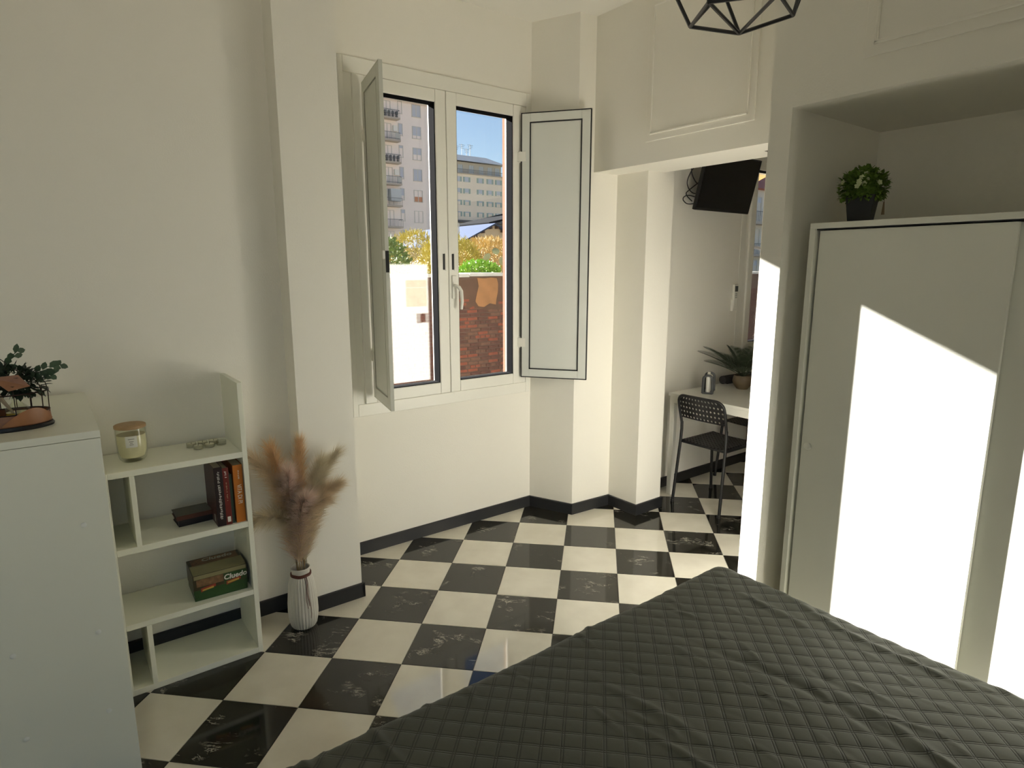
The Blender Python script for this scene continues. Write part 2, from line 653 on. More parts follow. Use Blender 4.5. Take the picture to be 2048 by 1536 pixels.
# ------------------------------------------------------------------ inner shutters
def shutter(label, hinge, free, z0, z1, flip):
    hx, hy = hinge
    d = Vector((free[0] - hx, free[1] - hy, 0))
    w_ = d.length
    rz = math.atan2(d.y, d.x)
    t = thing('window_shutter', label, 'shutter', (hx, hy, z0), rz)
    h_ = z1 - z0
    T = 0.020
    y0, y1 = (-T, 0) if not flip else (0, T)
    fw_, e = 0.052, 0.006

    def ring(a, b_, c, d_, t_, ya, yb):
        mb = MB()
        mb.box(a, a + t_, ya, yb, c, d_).box(b_ - t_, b_, ya, yb, c, d_)
        mb.box(a + t_, b_ - t_, ya, yb, c, c + t_).box(a + t_, b_ - t_, ya, yb, d_ - t_, d_)
        return mb
    ring(e, w_ - e, e, h_ - e, fw_, y0, y1).build('shutter_frame', M_shut, t, bevel=.002)
    B(e + fw_, w_ - e - fw_, y0 + .004, y1 - .004, e + fw_, h_ - e - fw_).build('shutter_panel', M_shut, t)
    if not flip:
        ring(0, w_, 0, h_, e, y0 + .001, y1 - .001).build('edge_seal', M_blackp, t)
        mb = ring(e + fw_ - .004, w_ - e - fw_ + .004, e + fw_ - .004, h_ - e - fw_ + .004, .007, y0 - .0008, y0 + .005)
        mb.build('panel_seal', M_blackp, t)
    else:
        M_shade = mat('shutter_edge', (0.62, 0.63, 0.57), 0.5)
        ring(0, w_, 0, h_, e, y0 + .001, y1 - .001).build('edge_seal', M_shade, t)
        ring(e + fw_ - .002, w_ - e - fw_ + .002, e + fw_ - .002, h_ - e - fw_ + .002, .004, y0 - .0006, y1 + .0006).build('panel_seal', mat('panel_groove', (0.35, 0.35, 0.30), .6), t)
        B(w_ - .01, w_ + .004, y0 - .012, y0, h_ * .47 - .02, h_ * .47 + .02).build('latch', M_pvc, t, bevel=.003)
        B(w_ - .002, w_ + .003, y0 + .002, y1 - .002, h_ * .45 - .05, h_ * .45 + .05).build('latch_slot', M_blackp, t)
    for zz in (h_ * .14, h_ * .845):
        mb = MB()
        mb.tube([(-.008, (y0 + y1) / 2, zz - .035), (-.008, (y0 + y1) / 2, zz + .035)], .007, 10)
        mb.box(-.03, .03, (y0 + y1) / 2 - .012, (y0 + y1) / 2 + .004, zz - .028, zz + .028)
        mb.build('hinge', M_pvc, t, bevel=.001)
    return t


shutter('grey-white inner shutter with black seal lines, folded open on the right of the window',
        (-0.59, 1.838), (-0.25, 2.093), 0.91, 2.51, False)
shutter('inner shutter seen nearly edge-on, swung into the room left of the window panes',
        (-0.575, 0.805), (-0.19, 0.716), 0.91, 2.51, True)

# ------------------------------------------------------------------ overhead cupboard doors
def cupboard_door(label, x0, x1, y, z0, z1, inset):
    t = thing('cupboard_door', label, 'cupboard door', ((x0 + x1) / 2, y, z0))
    w_ = (x1 - x0) / 2
    h_ = z1 - z0
    mb = MB()
    B(-w_, w_, -.010, -.0005, 0, h_).build('door_leaf', M_wall, t, bevel=.003)
    a = inset
    mb = MB()
    for (xa, xb, za, zb) in ((-w_ + a, w_ - a, a, a + .012), (-w_ + a, w_ - a, h_ - a - .012, h_ - a),
                             (-w_ + a, -w_ + a + .012, a, h_ - a), (w_ - a - .012, w_ - a, a, h_ - a)):
        mb.box(xa, xb, -.019, -.010, za, zb)
    mb.build('moulding', M_wall, t, bevel=.004)
    B(-w_ + a + .012, w_ - a - .012, -.013, -.010, a + .012, h_ - a - .012).build('panel', M_wall, t)
    return t


cupboard_door('painted overhead cupboard door with raised panel above the kitchen opening', 0.09, 0.752, 2.18, 2.282, 3.0, .032)
cupboard_door('painted overhead cupboard door with raised panel above the wardrobe niche', 1.485, 2.40, PY, 2.268, 3.0, .032)

# ------------------------------------------------------------------ bed
BX0, BX1, BY0, BY1, BZ = 1.25, 3.30, -0.30, 1.355, 0.505
bed = thing('bed', 'double bed standing under the olive quilted bedspread', 'bed', ((BX0 + BX1) / 2, (BY0 + BY1) / 2, 0))
bl, bw = (BX1 - BX0) / 2, (BY1 - BY0) / 2
M_matt = mat('mattress_ticking', (0.55, 0.54, 0.5), 0.9)
M_bedf = mat('bed_frame_fabric', (0.06, 0.06, 0.055), 0.8)
B(-bl + .06, bl, -bw + .06, bw - .06, .30, BZ - .04).build('mattress', M_matt, bed, bevel=.04, seg=3)
B(-bl + .06, bl, -bw + .06, bw - .06, .14, .29).build('bed_base', M_bedf, bed, bevel=.01)
for sx in (-1, 1):
    for sy in (-1, 1):
        B(sx * (bl - .16) - .03, sx * (bl - .16) + .03, sy * (bw - .16) - .03, sy * (bw - .16) + .03, 0, .14).build('leg', M_blackp, bed)
B(bl, bl + .06, -bw, bw, .05, 1.05).build('headboard', M_bedf, bed, bevel=.02, seg=3)


def quilt_material():
    m = bpy.data.materials.new('olive_quilt')
    m.use_nodes = True
    nt = m.node_tree
    b = nt.nodes['Principled BSDF']
    b.inputs['Base Color'].default_value = (0.076, 0.079, 0.058, 1)
    b.inputs['Roughness'].default_value = 0.62
    b.inputs['Specular IOR Level'].default_value = 0.35
    b.inputs['Sheen Weight'].default_value = 0.15
    b.inputs['Sheen Roughness'].default_value = 0.4
    uv = _n(nt, 'ShaderNodeUVMap')
    uv.uv_map = 'quilt'
    sx = _n(nt, 'ShaderNodeSeparateXYZ')
    nt.links.new(uv.outputs['UV'], sx.inputs[0])
    outs = []
    for ax in ('X', 'Y'):
        fr = _n(nt, 'ShaderNodeMath', operation='FRACT')
        nt.links.new(sx.outputs[ax], fr.inputs[0])
        s1 = _n(nt, 'ShaderNodeMath', operation='SUBTRACT')
        s1.inputs[1].default_value = 0.5
        nt.links.new(fr.outputs[0], s1.inputs[0])
        a1 = _n(nt, 'ShaderNodeMath', operation='ABSOLUTE')      # 0.5 on the seam, 0 mid cell
        nt.links.new(s1.outputs[0], a1.inputs[0])
        s2 = _n(nt, 'ShaderNodeMath', operation='SUBTRACT')      # the two stitch lines lie at 0.44
        s2.inputs[1].default_value = 0.435
        nt.links.new(a1.outputs[0], s2.inputs[0])
        a2 = _n(nt, 'ShaderNodeMath', operation='ABSOLUTE')
        nt.links.new(s2.outputs[0], a2.inputs[0])
        mr = _n(nt, 'ShaderNodeMapRange')
        mr.inputs['From Max'].default_value = 0.045
        nt.links.new(a2.outputs[0], mr.inputs['Value'])
        outs.append(mr.outputs['Result'])
    mn = _n(nt, 'ShaderNodeMath', operation='MINIMUM')
    nt.links.new(outs[0], mn.inputs[0])
    nt.links.new(outs[1], mn.inputs[1])
    tc = _n(nt, 'ShaderNodeTexCoord')
    no = _n(nt, 'ShaderNodeTexNoise')
    no.inputs['Scale'].default_value = 60
    no.inputs['Detail'].default_value = 3
    nt.links.new(tc.outputs['Object'], no.inputs['Vector'])
    mu = _n(nt, 'ShaderNodeMath', operation='MULTIPLY_ADD')
    mu.inputs[1].default_value = 0.35
    nt.links.new(no.outputs['Fac'], mu.inputs[0])
    nt.links.new(mn.outputs[0], mu.inputs[2])
    bp = _n(nt, 'ShaderNodeBump')
    bp.inputs['Strength'].default_value = 0.7
    bp.inputs['Distance'].default_value = 0.0016
    cm = _n(nt, 'ShaderNodeMix', data_type='RGBA')
    cm.inputs[6].default_value = (0.040, 0.041, 0.030, 1)        # groove shade put into the colour along the stitch lines
    cm.inputs[7].default_value = (0.080, 0.083, 0.061, 1)
    nt.links.new(mn.outputs[0], cm.inputs[0])
    nt.links.new(cm.outputs[2], b.inputs['Base Color'])
    nt.links.new(mu.outputs[0], bp.inputs['Height'])
    nt.links.new(bp.outputs['Normal'], b.inputs['Normal'])
    return m


def make_quilt():
    step = 0.0075
    drop = 0.36
    r = 0.05
    A = np.arange(-drop, (BX1 - BX0) + .001, step)            # along X from the foot
    Wd = BY1 - BY0
    Bv = np.arange(-drop, Wd + drop + .001, step)
    a, b_ = np.meshgrid(A, Bv, indexing='ij')
    L0 = r                                                   # flat part starts r inside the outer extents
    ca = np.clip(a, L0, None)
    cb = np.clip(b_, L0, Wd - L0)
    da, db = a - ca, b_ - cb
    d = np.hypot(da, db)
    ux = np.where(d > 1e-9, da / np.maximum(d, 1e-9), 0)
    uy = np.where(d > 1e-9, db / np.maximum(d, 1e-9), 0)
    th = np.clip(d / r, 0, PI / 2)
    out = r * np.sin(th)
    z = -r * (1 - np.cos(th))
    ext = np.clip(d - r * PI / 2, 0, None)
    z = z - np.minimum(ext, BZ - r - 0.06)
    out = out + ext * 0.10 + 0.012 * np.sin((a - b_) * 17) * np.clip(ext / .2, 0, 1)
    x = BX0 + ca + ux * out
    y = BY0 + cb + uy * out
    z = BZ + z
    nx, ny, nz = ux * np.sin(th), uy * np.sin(th), np.cos(th)
    s = 0.049
    p = (a + b_) * q / s
    w = (a - b_) * q / s
    puff = 0.0034 * np.power(np.abs(np.sin(PI * p)) * np.abs(np.sin(PI * w)), 0.45)
    # soft wrinkles, mostly along the bed
    wr = np.zeros_like(a)
    R_ = np.random.default_rng(5)
    for k in range(150):
        cx, cy = R_.uniform(0.0, 1.5), R_.uniform(0, Wd)
        ang = R_.normal(-0.06, 0.16)
        long_ = k < 22
        ln, wd = (R_.uniform(.12, .30), R_.uniform(.009, .016)) if long_ else (R_.uniform(.025, .07), R_.uniform(.006, .011))
        am = (R_.uniform(.005, .010) if long_ else R_.uniform(.002, .005)) * R_.choice([1, 1, -0.7])
        e1 = (a - cx) * math.cos(ang) + (b_ - cy) * math.sin(ang)
        e2 = -(a - cx) * math.sin(ang) + (b_ - cy) * math.cos(ang) + .02 * np.sin(e1 * 9 + k)
        wr += am * np.exp(-(e1 / ln) ** 2 - (e2 / wd) ** 2)
    wr += .003 * np.sin(a * 5 + 2 * np.sin(b_ * 3)) * np.sin(b_ * 6 + 1)
    hgt = puff + wr
    x += nx * hgt
    y += ny * hgt
    z += nz * hgt
    na, nb = a.shape
    V = np.stack([x, y, z], -1).reshape(-1, 3)
    idx = np.arange(na * nb).reshape(na, nb)
    F = np.stack([idx[:-1, :-1], idx[1:, :-1], idx[1:, 1:], idx[:-1, 1:]], -1).reshape(-1, 4)
    me = bpy.data.meshes.new('quilted_bedspread')
    me.vertices.add(len(V))
    me.vertices.foreach_set('co', V.astype(np.float32).ravel())
    me.loops.add(F.size)
    me.loops.foreach_set('vertex_index', F.astype(np.int32).ravel())
    me.polygons.add(len(F))
    me.polygons.foreach_set('loop_start', np.arange(0, F.size, 4, dtype=np.int32))
    me.update(calc_edges=True)
    me.polygons.foreach_set('use_smooth', np.ones(len(F), dtype=bool))
    uvl = me.uv_layers.new(name='quilt')
    UV = np.stack([p, w], -1).reshape(-1, 2)[F.ravel()]
    uvl.data.foreach_set('uv', UV.astype(np.float32).ravel())
    me.materials.append(quilt_material())
    me.update()
    o = bpy.data.objects.new('quilted_bedspread', me)
    C.objects.link(o)
    return tag(o, 'dark olive quilted bedspread with stitched squares draped over the bed', 'bedspread')


make_quilt()

# ------------------------------------------------------------------ wardrobe
wd = thing('sliding_wardrobe', 'white wardrobe with two sliding doors set into the wall niche', 'wardrobe', (1.323, 1.685, 0))
WW, WH, WD, WT = 1.17, 1.76, 0.55, 0.02
B(0, WT, 0, WD, 0, WH - WT).build('side_panel', M_lamw, wd, bevel=.0015)
B(WW - WT, WW, 0, WD, 0, WH - WT).build('side_panel', M_lamw, wd, bevel=.0015)
B(0, WW, 0, WD, WH - WT, WH).build('top_panel', M_lamw, wd, bevel=.0015)
B(WT, WW - WT, .04, WD - .01, .05, .07).build('bottom_panel', M_lamw, wd)
B(WT, WW - WT, WD - .008, WD - .001, .05, WH - WT).build('back_panel', M_lamw, wd)
B(WT, WW - WT, .02, .035, 0, .05).build('plinth', M_lamw, wd)
B(WT, WW - WT, .012, .075, WH - WT - .004, WH - WT).build('track', M_blackp, wd)
dr = B(.030, .615, .016, .034, .055, WH - .027).build('sliding_door', M_lamw, wd, bevel=.0015)
MB().lathe([(.001, 0), (.014, 0), (.014, .004), (.010, .007), (.001, .007)], 20).xf(Matrix.Translation((.055, .016, .925)) @ Matrix.Rotation(PI / 2, 4, 'X')).build('door_knob', M_lamw, dr, smooth=True)
d2 = B(.575, WW - WT - .003, .0385, .0555, .055, WH - .027).build('sliding_door', M_lamw, wd, bevel=.0015)
MB().lathe([(.001, 0), (.014, 0), (.014, .004), (.010, .007), (.001, .007)], 20).xf(Matrix.Translation((WW - .055, .0385, .925)) @ Matrix.Rotation(PI / 2, 4, 'X')).build('door_knob', M_lamw, d2, smooth=True)

# ------------------------------------------------------------------ plant on the wardrobe
M_leafb = mat('boxwood_leaf', (0.14, 0.24, 0.03), 0.7, var=0.35, vscale=40)
M_flow = mat('pale_flower', (0.50, 0.56, 0.30), 0.6)
M_pot = mat('black_pot', (0.012, 0.012, 0.012), 0.5, bump=.2, bscale=120)


def leaf_geo(mb, c, d, up, ln, wd_, bend=0.15):
    """a small pointed leaf from c along d"""
    d = Vector(d).normalized()
    s_ = d.cross(Vector(up))
    s_ = s_.normalized() if s_.length > 1e-4 else d.orthogonal().normalized()
    n = s_.cross(d)
    c = Vector(c)
    P = [c, c + d * ln * .4 + s_ * wd_ * .5 + n * ln * bend * .5, c + d * ln * .4 - s_ * wd_ * .5 + n * ln * bend * .5,
         c + d * ln * .75 + s_ * wd_ * .38 + n * ln * bend * .3, c + d * ln * .75 - s_ * wd_ * .38 + n * ln * bend * .3, c + d * ln,
         c + d * ln * .45 + n * ln * bend * .25]
    mb.add(P, [(0, 1, 6), (0, 6, 2), (1, 3, 6), (2, 6, 4), (3, 5, 6), (4, 6, 5)])


pp = thing('potted_flowers', 'small bushy green plant with pale flowers in a black square pot on the wardrobe', 'potted plant', (1.418, 1.86, 1.76))
mb = MB()
for k in range(1):
    a, b_ = .036, .048
    v = [(-a, -a, 0), (a, -a, 0), (a, a, 0), (-a, a, 0), (-b_, -b_, .10), (b_, -b_, .10), (b_, b_, .10), (-b_, b_, .10),
         (-b_ + .004, -b_ + .004, .10), (b_ - .004, -b_ + .004, .10), (b_ - .004, b_ - .004, .10), (-b_ + .004, b_ - .004, .10),
         (-b_ + .006, -b_ + .006, .085), (b_ - .006, -b_ + .006, .085), (b_ - .006, b_ - .006, .085), (-b_ + .006, b_ - .006, .085)]
    f = [(3, 2, 1, 0)]
    for s0, s1 in ((0, 4), (4, 8), (8, 12)):
        for i in range(4):
            f.append((s0 + i, s0 + (i + 1) % 4, s1 + (i + 1) % 4, s1 + i))
    f.append((12, 13, 14, 15))
    mb.add(v, f)
mb.build('pot', M_pot, pp, bevel=.002, rz=.25)
mb = MB()
fl_ = []
for k in range(1700):
    u = rng.normal(size=3)
    u /= np.linalg.norm(u)
    if u[2] < -.62:
        continue
    rr = rng.uniform(.050, .073)
    c = Vector((u[0] * rr * 1.10, u[1] * rr * 1.10, .128 + u[2] * rr * .95))
    d = Vector(u) + Vector(rng.normal(size=3) * .55)
    leaf_geo(mb, c, d, (0, 0, 1), rng.uniform(.013, .023), rng.uniform(.009, .014))
mb.lathe([(.001, .075), (.045, .085), (.058, .125), (.045, .165), (.001, .185)], 16)
mb.build('foliage', M_leafb, pp)
for k in range(15):
    u = rng.normal(size=3)
    u /= np.linalg.norm(u)
    u[2] = abs(u[2]) * .8 - .1
    u[0] = abs(u[0]) * .6 if k % 3 else u[0]
    u[1] = -abs(u[1])
    c = Vector((u[0] * .092, u[1] * .092, .130 + u[2] * .085))
    mbf = MB()
    n = Vector(u).normalized()
    t1 = n.orthogonal().normalized()
    t2 = n.cross(t1)
    for p in range(5):
        a = 2 * PI * p / 5
        leaf_geo(mbf, c, t1 * math.cos(a) + t2 * math.sin(a) + n * .35, n, .0105, .009, .1)
    mbf.build('flower', M_flow, pp)
MB().add([(.074, .0, .075), (.078, .0, .075), (.082, .0, .028), (.070, .0, .028)], [(0, 1, 2, 3)]).tube([(.074, .0, .105), (.076, .0, .074)], .0006, 4).build('care_tag', mat('brown_card', (.22, .15, .09), .8), pp)

# ------------------------------------------------------------------ chest of drawers at the left edge
ch = thing('chest_of_drawers', 'tall white chest with screw caps on its side panel, left edge of the picture', 'chest', (0.07, -0.725, 0))
cx, cy = .35, .225
B(cx - .018, cx, -cy, cy, 0, 1.117).build('side_panel', M_lam, ch, bevel=.001)
B(-cx, -cx + .018, -cy, cy, 0, 1.117).build('side_panel', M_lam, ch, bevel=.001)
B(-cx + .018, cx - .018, cy - .008, cy - .001, .05, 1.117).build('back_panel', M_lam, ch)
B(-cx - .001, cx + .001, -cy - .004, cy + .001, 1.1185, 1.140).build('top_board', M_lam, ch, bevel=.0012)
for k in range(4):
    z0 = .06 + k * .265
    dw = B(-cx + .02, cx - .02, -cy - .004, -cy + .014, z0, z0 + .255).build('drawer', M_lam, ch, bevel=.001)
    for sx in (-.15, .15):
        MB().lathe([(.001, 0), (.008, 0), (.008, .014), (.014, .018), (.012, .024), (.001, .026)], 16).xf(Matrix.Translation((sx, -cy - .004, z0 + .13)) @ Matrix.Rotation(PI / 2, 4, 'X')).build('knob', M_lam, dw, smooth=True)
for yy, zz in ((-.566, .865), (-.566, .522), (-.768, .524), (-.566, .255), (-.768, .258), (-.768, .865)):
    MB().lathe([(.001, 0), (.0075, 0), (.0075, .0014), (.005, .0026), (.001, .003)], 16).xf(Matrix.Translation((cx, yy + .725, zz)) @ Matrix.Rotation(PI / 2, 4, 'Y')).build('screw_cap', mat('cap_white', (.84, .85, .79), .4), ch, smooth=True)

# ------------------------------------------------------------------ open shelf unit
sh = thing('open_shelf_unit', 'low white open shelf unit with dividers standing beside the chest', 'shelf unit', (-0.14, -0.25, 0))
SX0, SX1, SY0, SY1 = -.148, .130, -.243, .248
B(SX0, SX1, SY1 - .019, SY1, 0, 1.162).build('side_panel', M_lam, sh, bevel=.0012)
B(SX0, SX1, SY0, SY0 + .018, 0, .883).build('side_panel', M_lam, sh, bevel=.0012)
for z0, z1 in ((0, .024), (.268, .290), (.566, .590), (.860, .883)):
    B(SX0, SX1 - .0005, SY0 + .018, SY1 - .019, z0, z1).build('shelf_board', M_lam, sh, bevel=.001)
for z0, z1 in ((.024, .268), (.590, .860)):
    B(SX0, SX1 - .0008, -.160, -.143, z0, z1).build('divider', M_lam, sh, bevel=.001)

ST, S2, S3 = .883, .590, .290      # shelf surfaces

# jar candle
jc = thing('jar_candle', 'cream candle in a glass jar with a wooden lid on the top shelf', 'candle', (-0.145, -0.378, ST))
MB().lathe([(.030, 0), (.036, .001), (.045, .012), (.0495, .035), (.0515, .07), (.0515, .128), (.049, .128), (.049, .07), (.046, .036), (.040, .018), (.001, .013)], 40, cap1=False).build('jar', M_jar, jc, smooth=True)
MB().lathe([(.001, .0145), (.039, .0185), (.045, .037), (.048, .07), (.048, .103), (.001, .104)], 36, cap0=False, cap1=False).build('wax', mat('cream_wax', (.76, .70, .50), .45), jc, smooth=True)
MB().lathe([(.001, .1285), (.050, .1285), (.053, .130), (.053, .139), (.050, .141), (.001, .141)], 36).build('lid', mat('bamboo_lid', (.40, .26, .13), .55, var=.25, vscale=30), jc, smooth=True)
lb = MB()
a0 = math.atan2(-.2, 1.0)
vv = []
for z in (.062, .105):
    for k in range(7):
        a = a0 + .10 + (k - 3) * .125
        vv.append((.0520 * math.cos(a), .0520 * math.sin(a), z))
lb.add(vv, [(k, k + 1, 8 + k, 7 + k) for k in range(6)])
lbl = lb.build('paper_label', mat('label_paper', (.72, .72, .68), .6), jc, smooth=True)
pr_ = MB()
M_ink = mat('grey_ink', (.25, .25, .23), .6)
for z, hw in ((.094, 1.6), (.085, 1.1), (.079, .7), (.073, 1.0)):
    vv = []
    for zz in (z - .0012, z + .0012):
        for k in range(5):
            a = a0 + .10 + (k - 2) * .125 * hw * .5
            vv.append((.0523 * math.cos(a), .0523 * math.sin(a), zz))
    pr_.add(vv, [(k, k + 1, 6 + k, 5 + k) for k in range(4)])
pr_.build('label_print', M_ink, lbl)

# tealights
M_cup = glass_mat('clear_cup', 0.06, (.93, .93, .90))
M_twax = mat('tealight_wax', (.72, .70, .56), .5)


def tealight(x, y, label, group=None, wax=True):
    t = thing('tealight', label, 'tealight', (x, y, ST), 0, group)
    MB().lathe([(.015, 0), (.0185, .001), (.0192, .018), (.0182, .018), (.0176, .002), (.001, .0015)], 20, cap1=False).build('cup', M_cup, t, smooth=True)
    if wax:
        MB().lathe([(.001, .002), (.0172, .002), (.0178, .0135), (.001, .0128)], 20).build('wax', M_twax, t, smooth=True)
        MB().tube([(0, 0, .012), (.001, 0, .019)], .0008, 5).build('wick', M_blackp, t)
    return t


for x, y, lb_ in ((-.165, -.150, 'front row left'), (-.165, -.108, 'front row middle'), (-.205, -.168, 'back row left'), (-.207, -.126, 'back row middle'), (-.207, -.084, 'back row right')):
    tealight(x, y, 'pale tealight in a clear cup, ' + lb_ + ' of the cluster on the top shelf', 'tealights on the top shelf')
tealight(-.172, -.062, 'empty clear tealight cup nearest the raised side panel of the shelf unit', wax=False)

# books
def cover_mat(name, c, r=.4):
    return mat(name, c, r, var=.12, vscale=30)


M_page = mat('book_pages', (.50, .45, .34), .8, var=.1, vscale=200)


def book(label, y0, y1, h_, dep, col, spine_col, xf_=-.022, z=S2, lying=None):
    """upright book, spine towards the room (+X)"""
    t = thing('book', label, 'book', (xf_ - dep / 2, (y0 + y1) / 2, z), 0)
    w_ = (y1 - y0) / 2
    M_ = cover_mat('cover_' + label[:14].replace(' ', '_'), col)
    Ms = cover_mat('spine_' + label[:14].replace(' ', '_'), spine_col)
    c = .0018
    B(-dep / 2, dep / 2, -w_, -w_ + c, 0, h_).build('cover', M_, t)
    B(-dep / 2, dep / 2, w_ - c, w_, 0, h_).build('cover', M_, t)
    sp = B(dep / 2 - .002, dep / 2 + .001, -w_, w_, 0, h_).build('spine', Ms, t, bevel=.0008)
    B(-dep / 2 + .003, dep / 2 - .002, -w_ + c, w_ - c, .003, h_ - .003).build('pages', M_page, t)
    return t, sp, w_, dep


M_wtxt = mat('white_print', (.72, .70, .64), .5)
b1, s1, w1_, d1 = book('dark maroon hardback with white spine lettering, leftmost of the upright books', -.130, -.099, .243, .185, (.065, .022, .018), (.022, .012, .012))


def scribble(name, parent, x, yc, z0, z1, wdt, m, seed):
    """illegible spine lettering: small irregular strokes"""
    R_ = random.Random(seed)
    mb = MB()
    z = z0
    while z < z1:
        h_ = R_.uniform(.003, .0065)
        o_ = R_.uniform(-.15, .15) * wdt
        w_ = wdt * R_.uniform(.55, 1)
        mb.box(x, x + .0006, yc + o_ - w_ / 2, yc + o_ + w_ / 2, z, z + h_ * .55)
        if R_.random() < .6:
            mb.box(x, x + .0006, yc + o_ - w_ / 2, yc + o_ - w_ / 2 + .0016, z, z + h_)
        z += h_ * (1.25 if R_.random() > .15 else 2.2)
    mb.build(name, m, parent)


scribble('spine_lettering', s1, d1 / 2 + .001, .001, .03, .222, .010, M_wtxt, 3)
B(d1 / 2 - .05, d1 / 2 - .034, -w1_ - .0006, -w1_ + .001, .012, .040).build('price_sticker', mat('sticker', (.55, .55, .50), .6), b1)
b2, s2, w2_, d2_ = book('red hardback with pale spine title between the maroon and green books', -.098, -.076, .236, .17, (.16, .022, .016), (.15, .020, .015))
scribble('spine_lettering', s2, d2_ / 2 + .001, .0, .10, .180, .005, mat('gold_print', (.45, .33, .20), .5), 9)
scribble('spine_lettering', s2, d2_ / 2 + .001, .0, .196, .222, .008, M_wtxt, 12)
MB().box(d2_ / 2 + .001, d2_ / 2 + .0016, -.006, .006, .012, .034).build('spine_emblem', M_wtxt, s2)
book('thin dark green book between the red and the orange books', -.075, -.064, .205, .165, (.03, .045, .03), (.028, .05, .036), xf_=-.028)
b4, s4, w4_, d4 = book('orange hardback, rightmost of the upright books beside the side panel', -.060, -.024, .240, .180, (.32, .10, .018), (.46, .15, .022))
text_mesh('spine_title', 'VITA DI PI', .024, M_wtxt, s4, frame_mat((d4 / 2 + .0012, .001, .118), (0, 0, -1), (0, 1, 0)), sx=.75)
scribble('spine_lettering', s4, d4 / 2 + .001, .002, .182, .218, .006, M_wtxt, 21)


def lying_book(label, loc, rz, l_, w_, h_, col):
    t = thing('book', label, 'book', loc, rz)
    M_ = cover_mat('cover_' + label[:16].replace(' ', '_'), col)
    B(-w_ / 2, w_ / 2, -l_ / 2, l_ / 2, 0, .002).build('cover', M_, t)
    B(-w_ / 2, w_ / 2, -l_ / 2, l_ / 2, h_ - .002, h_).build('cover', mat('grey_cover', (.16, .16, .13), .5) if 'grey' in label else M_, t)
    B(w_ / 2 - .002, w_ / 2 + .001, -l_ / 2, l_ / 2, 0, h_).build('spine', M_, t)
    B(-w_ / 2 + .003, w_ / 2 - .002, -l_ / 2 + .003, l_ / 2 - .003, .002, h_ - .002).build('pages', mat('dark_pages', (.05, .04, .035), .8), t)


lying_book('black book lying flat, underneath in the pile beside the upright books', (-.165, -.195, S2), .05, .125, .10, .026, (.010, .009, .012))
lying_book('thin grey-topped book with brown edges lying on the black book', (-.163, -.197, S2 + .0262), .02, .130, .10, .018, (.10, .035, .022))

# board game box
bg = thing('board_game_box', 'green and brown board game box lying on the third shelf', 'board game', (-.122, -.133, S3), -.03)
gx, gy, gh = .082, .101, .110
M_gtop = mat('box_lid_brown', (.055, .045, .022), .35, var=.5, vscale=25)
M_ggreen = mat('box_green', (.030, .075, .022), .35, var=.3, vscale=20)
M_gtan = mat('box_tan', (.26, .24, .12), .4, var=.1, vscale=30)
M_gred = mat('box_red', (.32, .05, .03), .4, var=.3, vscale=40)
M_gyel = mat('box_yellow', (.55, .36, .07), .4)
M_gbr = mat('box_figures', (.20, .11, .055), .45, var=.8, vscale=60)
bb = B(-gx + .002, gx - .002, -gy + .002, gy - .002, 0, .060).build('box_base', M_ggreen, bg, bevel=.002)
ld = B(-gx, gx, -gy, gy, .028, gh).build('box_lid', M_gtop, bg, bevel=.003)
e = .0005
B(gx, gx + e, -gy, gy, .028, .046).build('print_green_band', M_ggreen, ld)
B(gx, gx + e, -gy + .012, .010, .060, .090).build('print_figures', M_gbr, ld)
B(gx, gx + e, -gy + .004, gy - .004, .092, gh - .002).build('print_tan_edge', M_gtan, ld)
B(gx, gx + e, .012, gy - .003, .050, .090).build('print_green_panel', M_ggreen, ld)
for (ya, yb, za) in ((-.075, -.02, .036), (.02, .075, .040)):
    MB().add([(gx + 2 * e, ya, za), (gx + 2 * e, yb, za + .012), (gx + 2 * e, yb, za + .024), (gx + 2 * e, ya, za + .016)], [(0, 1, 2, 3)]).build('print_red_card', M_gred, ld)
for (ya, yb, za) in ((-.070, -.028, .040), (.024, .068, .046)):
    MB().add([(gx + 3 * e, ya, za), (gx + 3 * e, yb, za + .004), (gx + 3 * e, yb, za + .012), (gx + 3 * e, ya, za + .006)], [(0, 1, 2, 3)]).build('print_yellow_card', M_gyel, ld)
B(-gx * .15, gx * .98, -gy + .003, gy - .003, gh, gh + e).build('print_tan_top', M_gtan, ld)
B(-gx * .15 - .06, -gx * .15, -gy + .012, gy - .012, gh, gh + e).build('print_figures_top', M_gbr, ld)
text_mesh('title_side', 'Cluedo', .030, M_wtxt, ld, frame_mat((gx + .0014, .055, .073), (0, 1, 0), (0, 0, 1)), shear=.15, bold=.0008)
text_mesh('title_top', 'Cluedo', .040, mat('silver_print', (.42, .42, .36), .5), ld, frame_mat((-gx * .62, .01, gh + .0012), (0, 1, 0), (-1, 0, 0)), shear=.15, bold=.0008)

# ------------------------------------------------------------------ birdcage diffuser on the chest
M_cop = mat('copper_wood_band', (.22, .085, .035), .38, var=.3, vscale=12)
M_wire = mat('dark_wire', (.03, .015, .012), .4, metal=.5)
M_eu = mat('eucalyptus_leaf', (.055, .095, .05), .6, var=.3, vscale=60)
M_darkleaf = mat('dark_grass_leaf', (.02, .035, .018), .55, var=.3, vscale=50)
bc = thing('birdcage_diffuser', 'wire birdcage ornament with copper-coloured base, greenery and a scent bottle on the chest', 'ornament', (.235, -.705, 1.14), .0)
EX, EY = .065, .100


def ell(z, s_=1.0, n=40, dz=0):
    return [(EX * s_ * math.cos(2 * PI * k / n), EY * s_ * math.sin(2 * PI * k / n), z) for k in range(n + 1)]


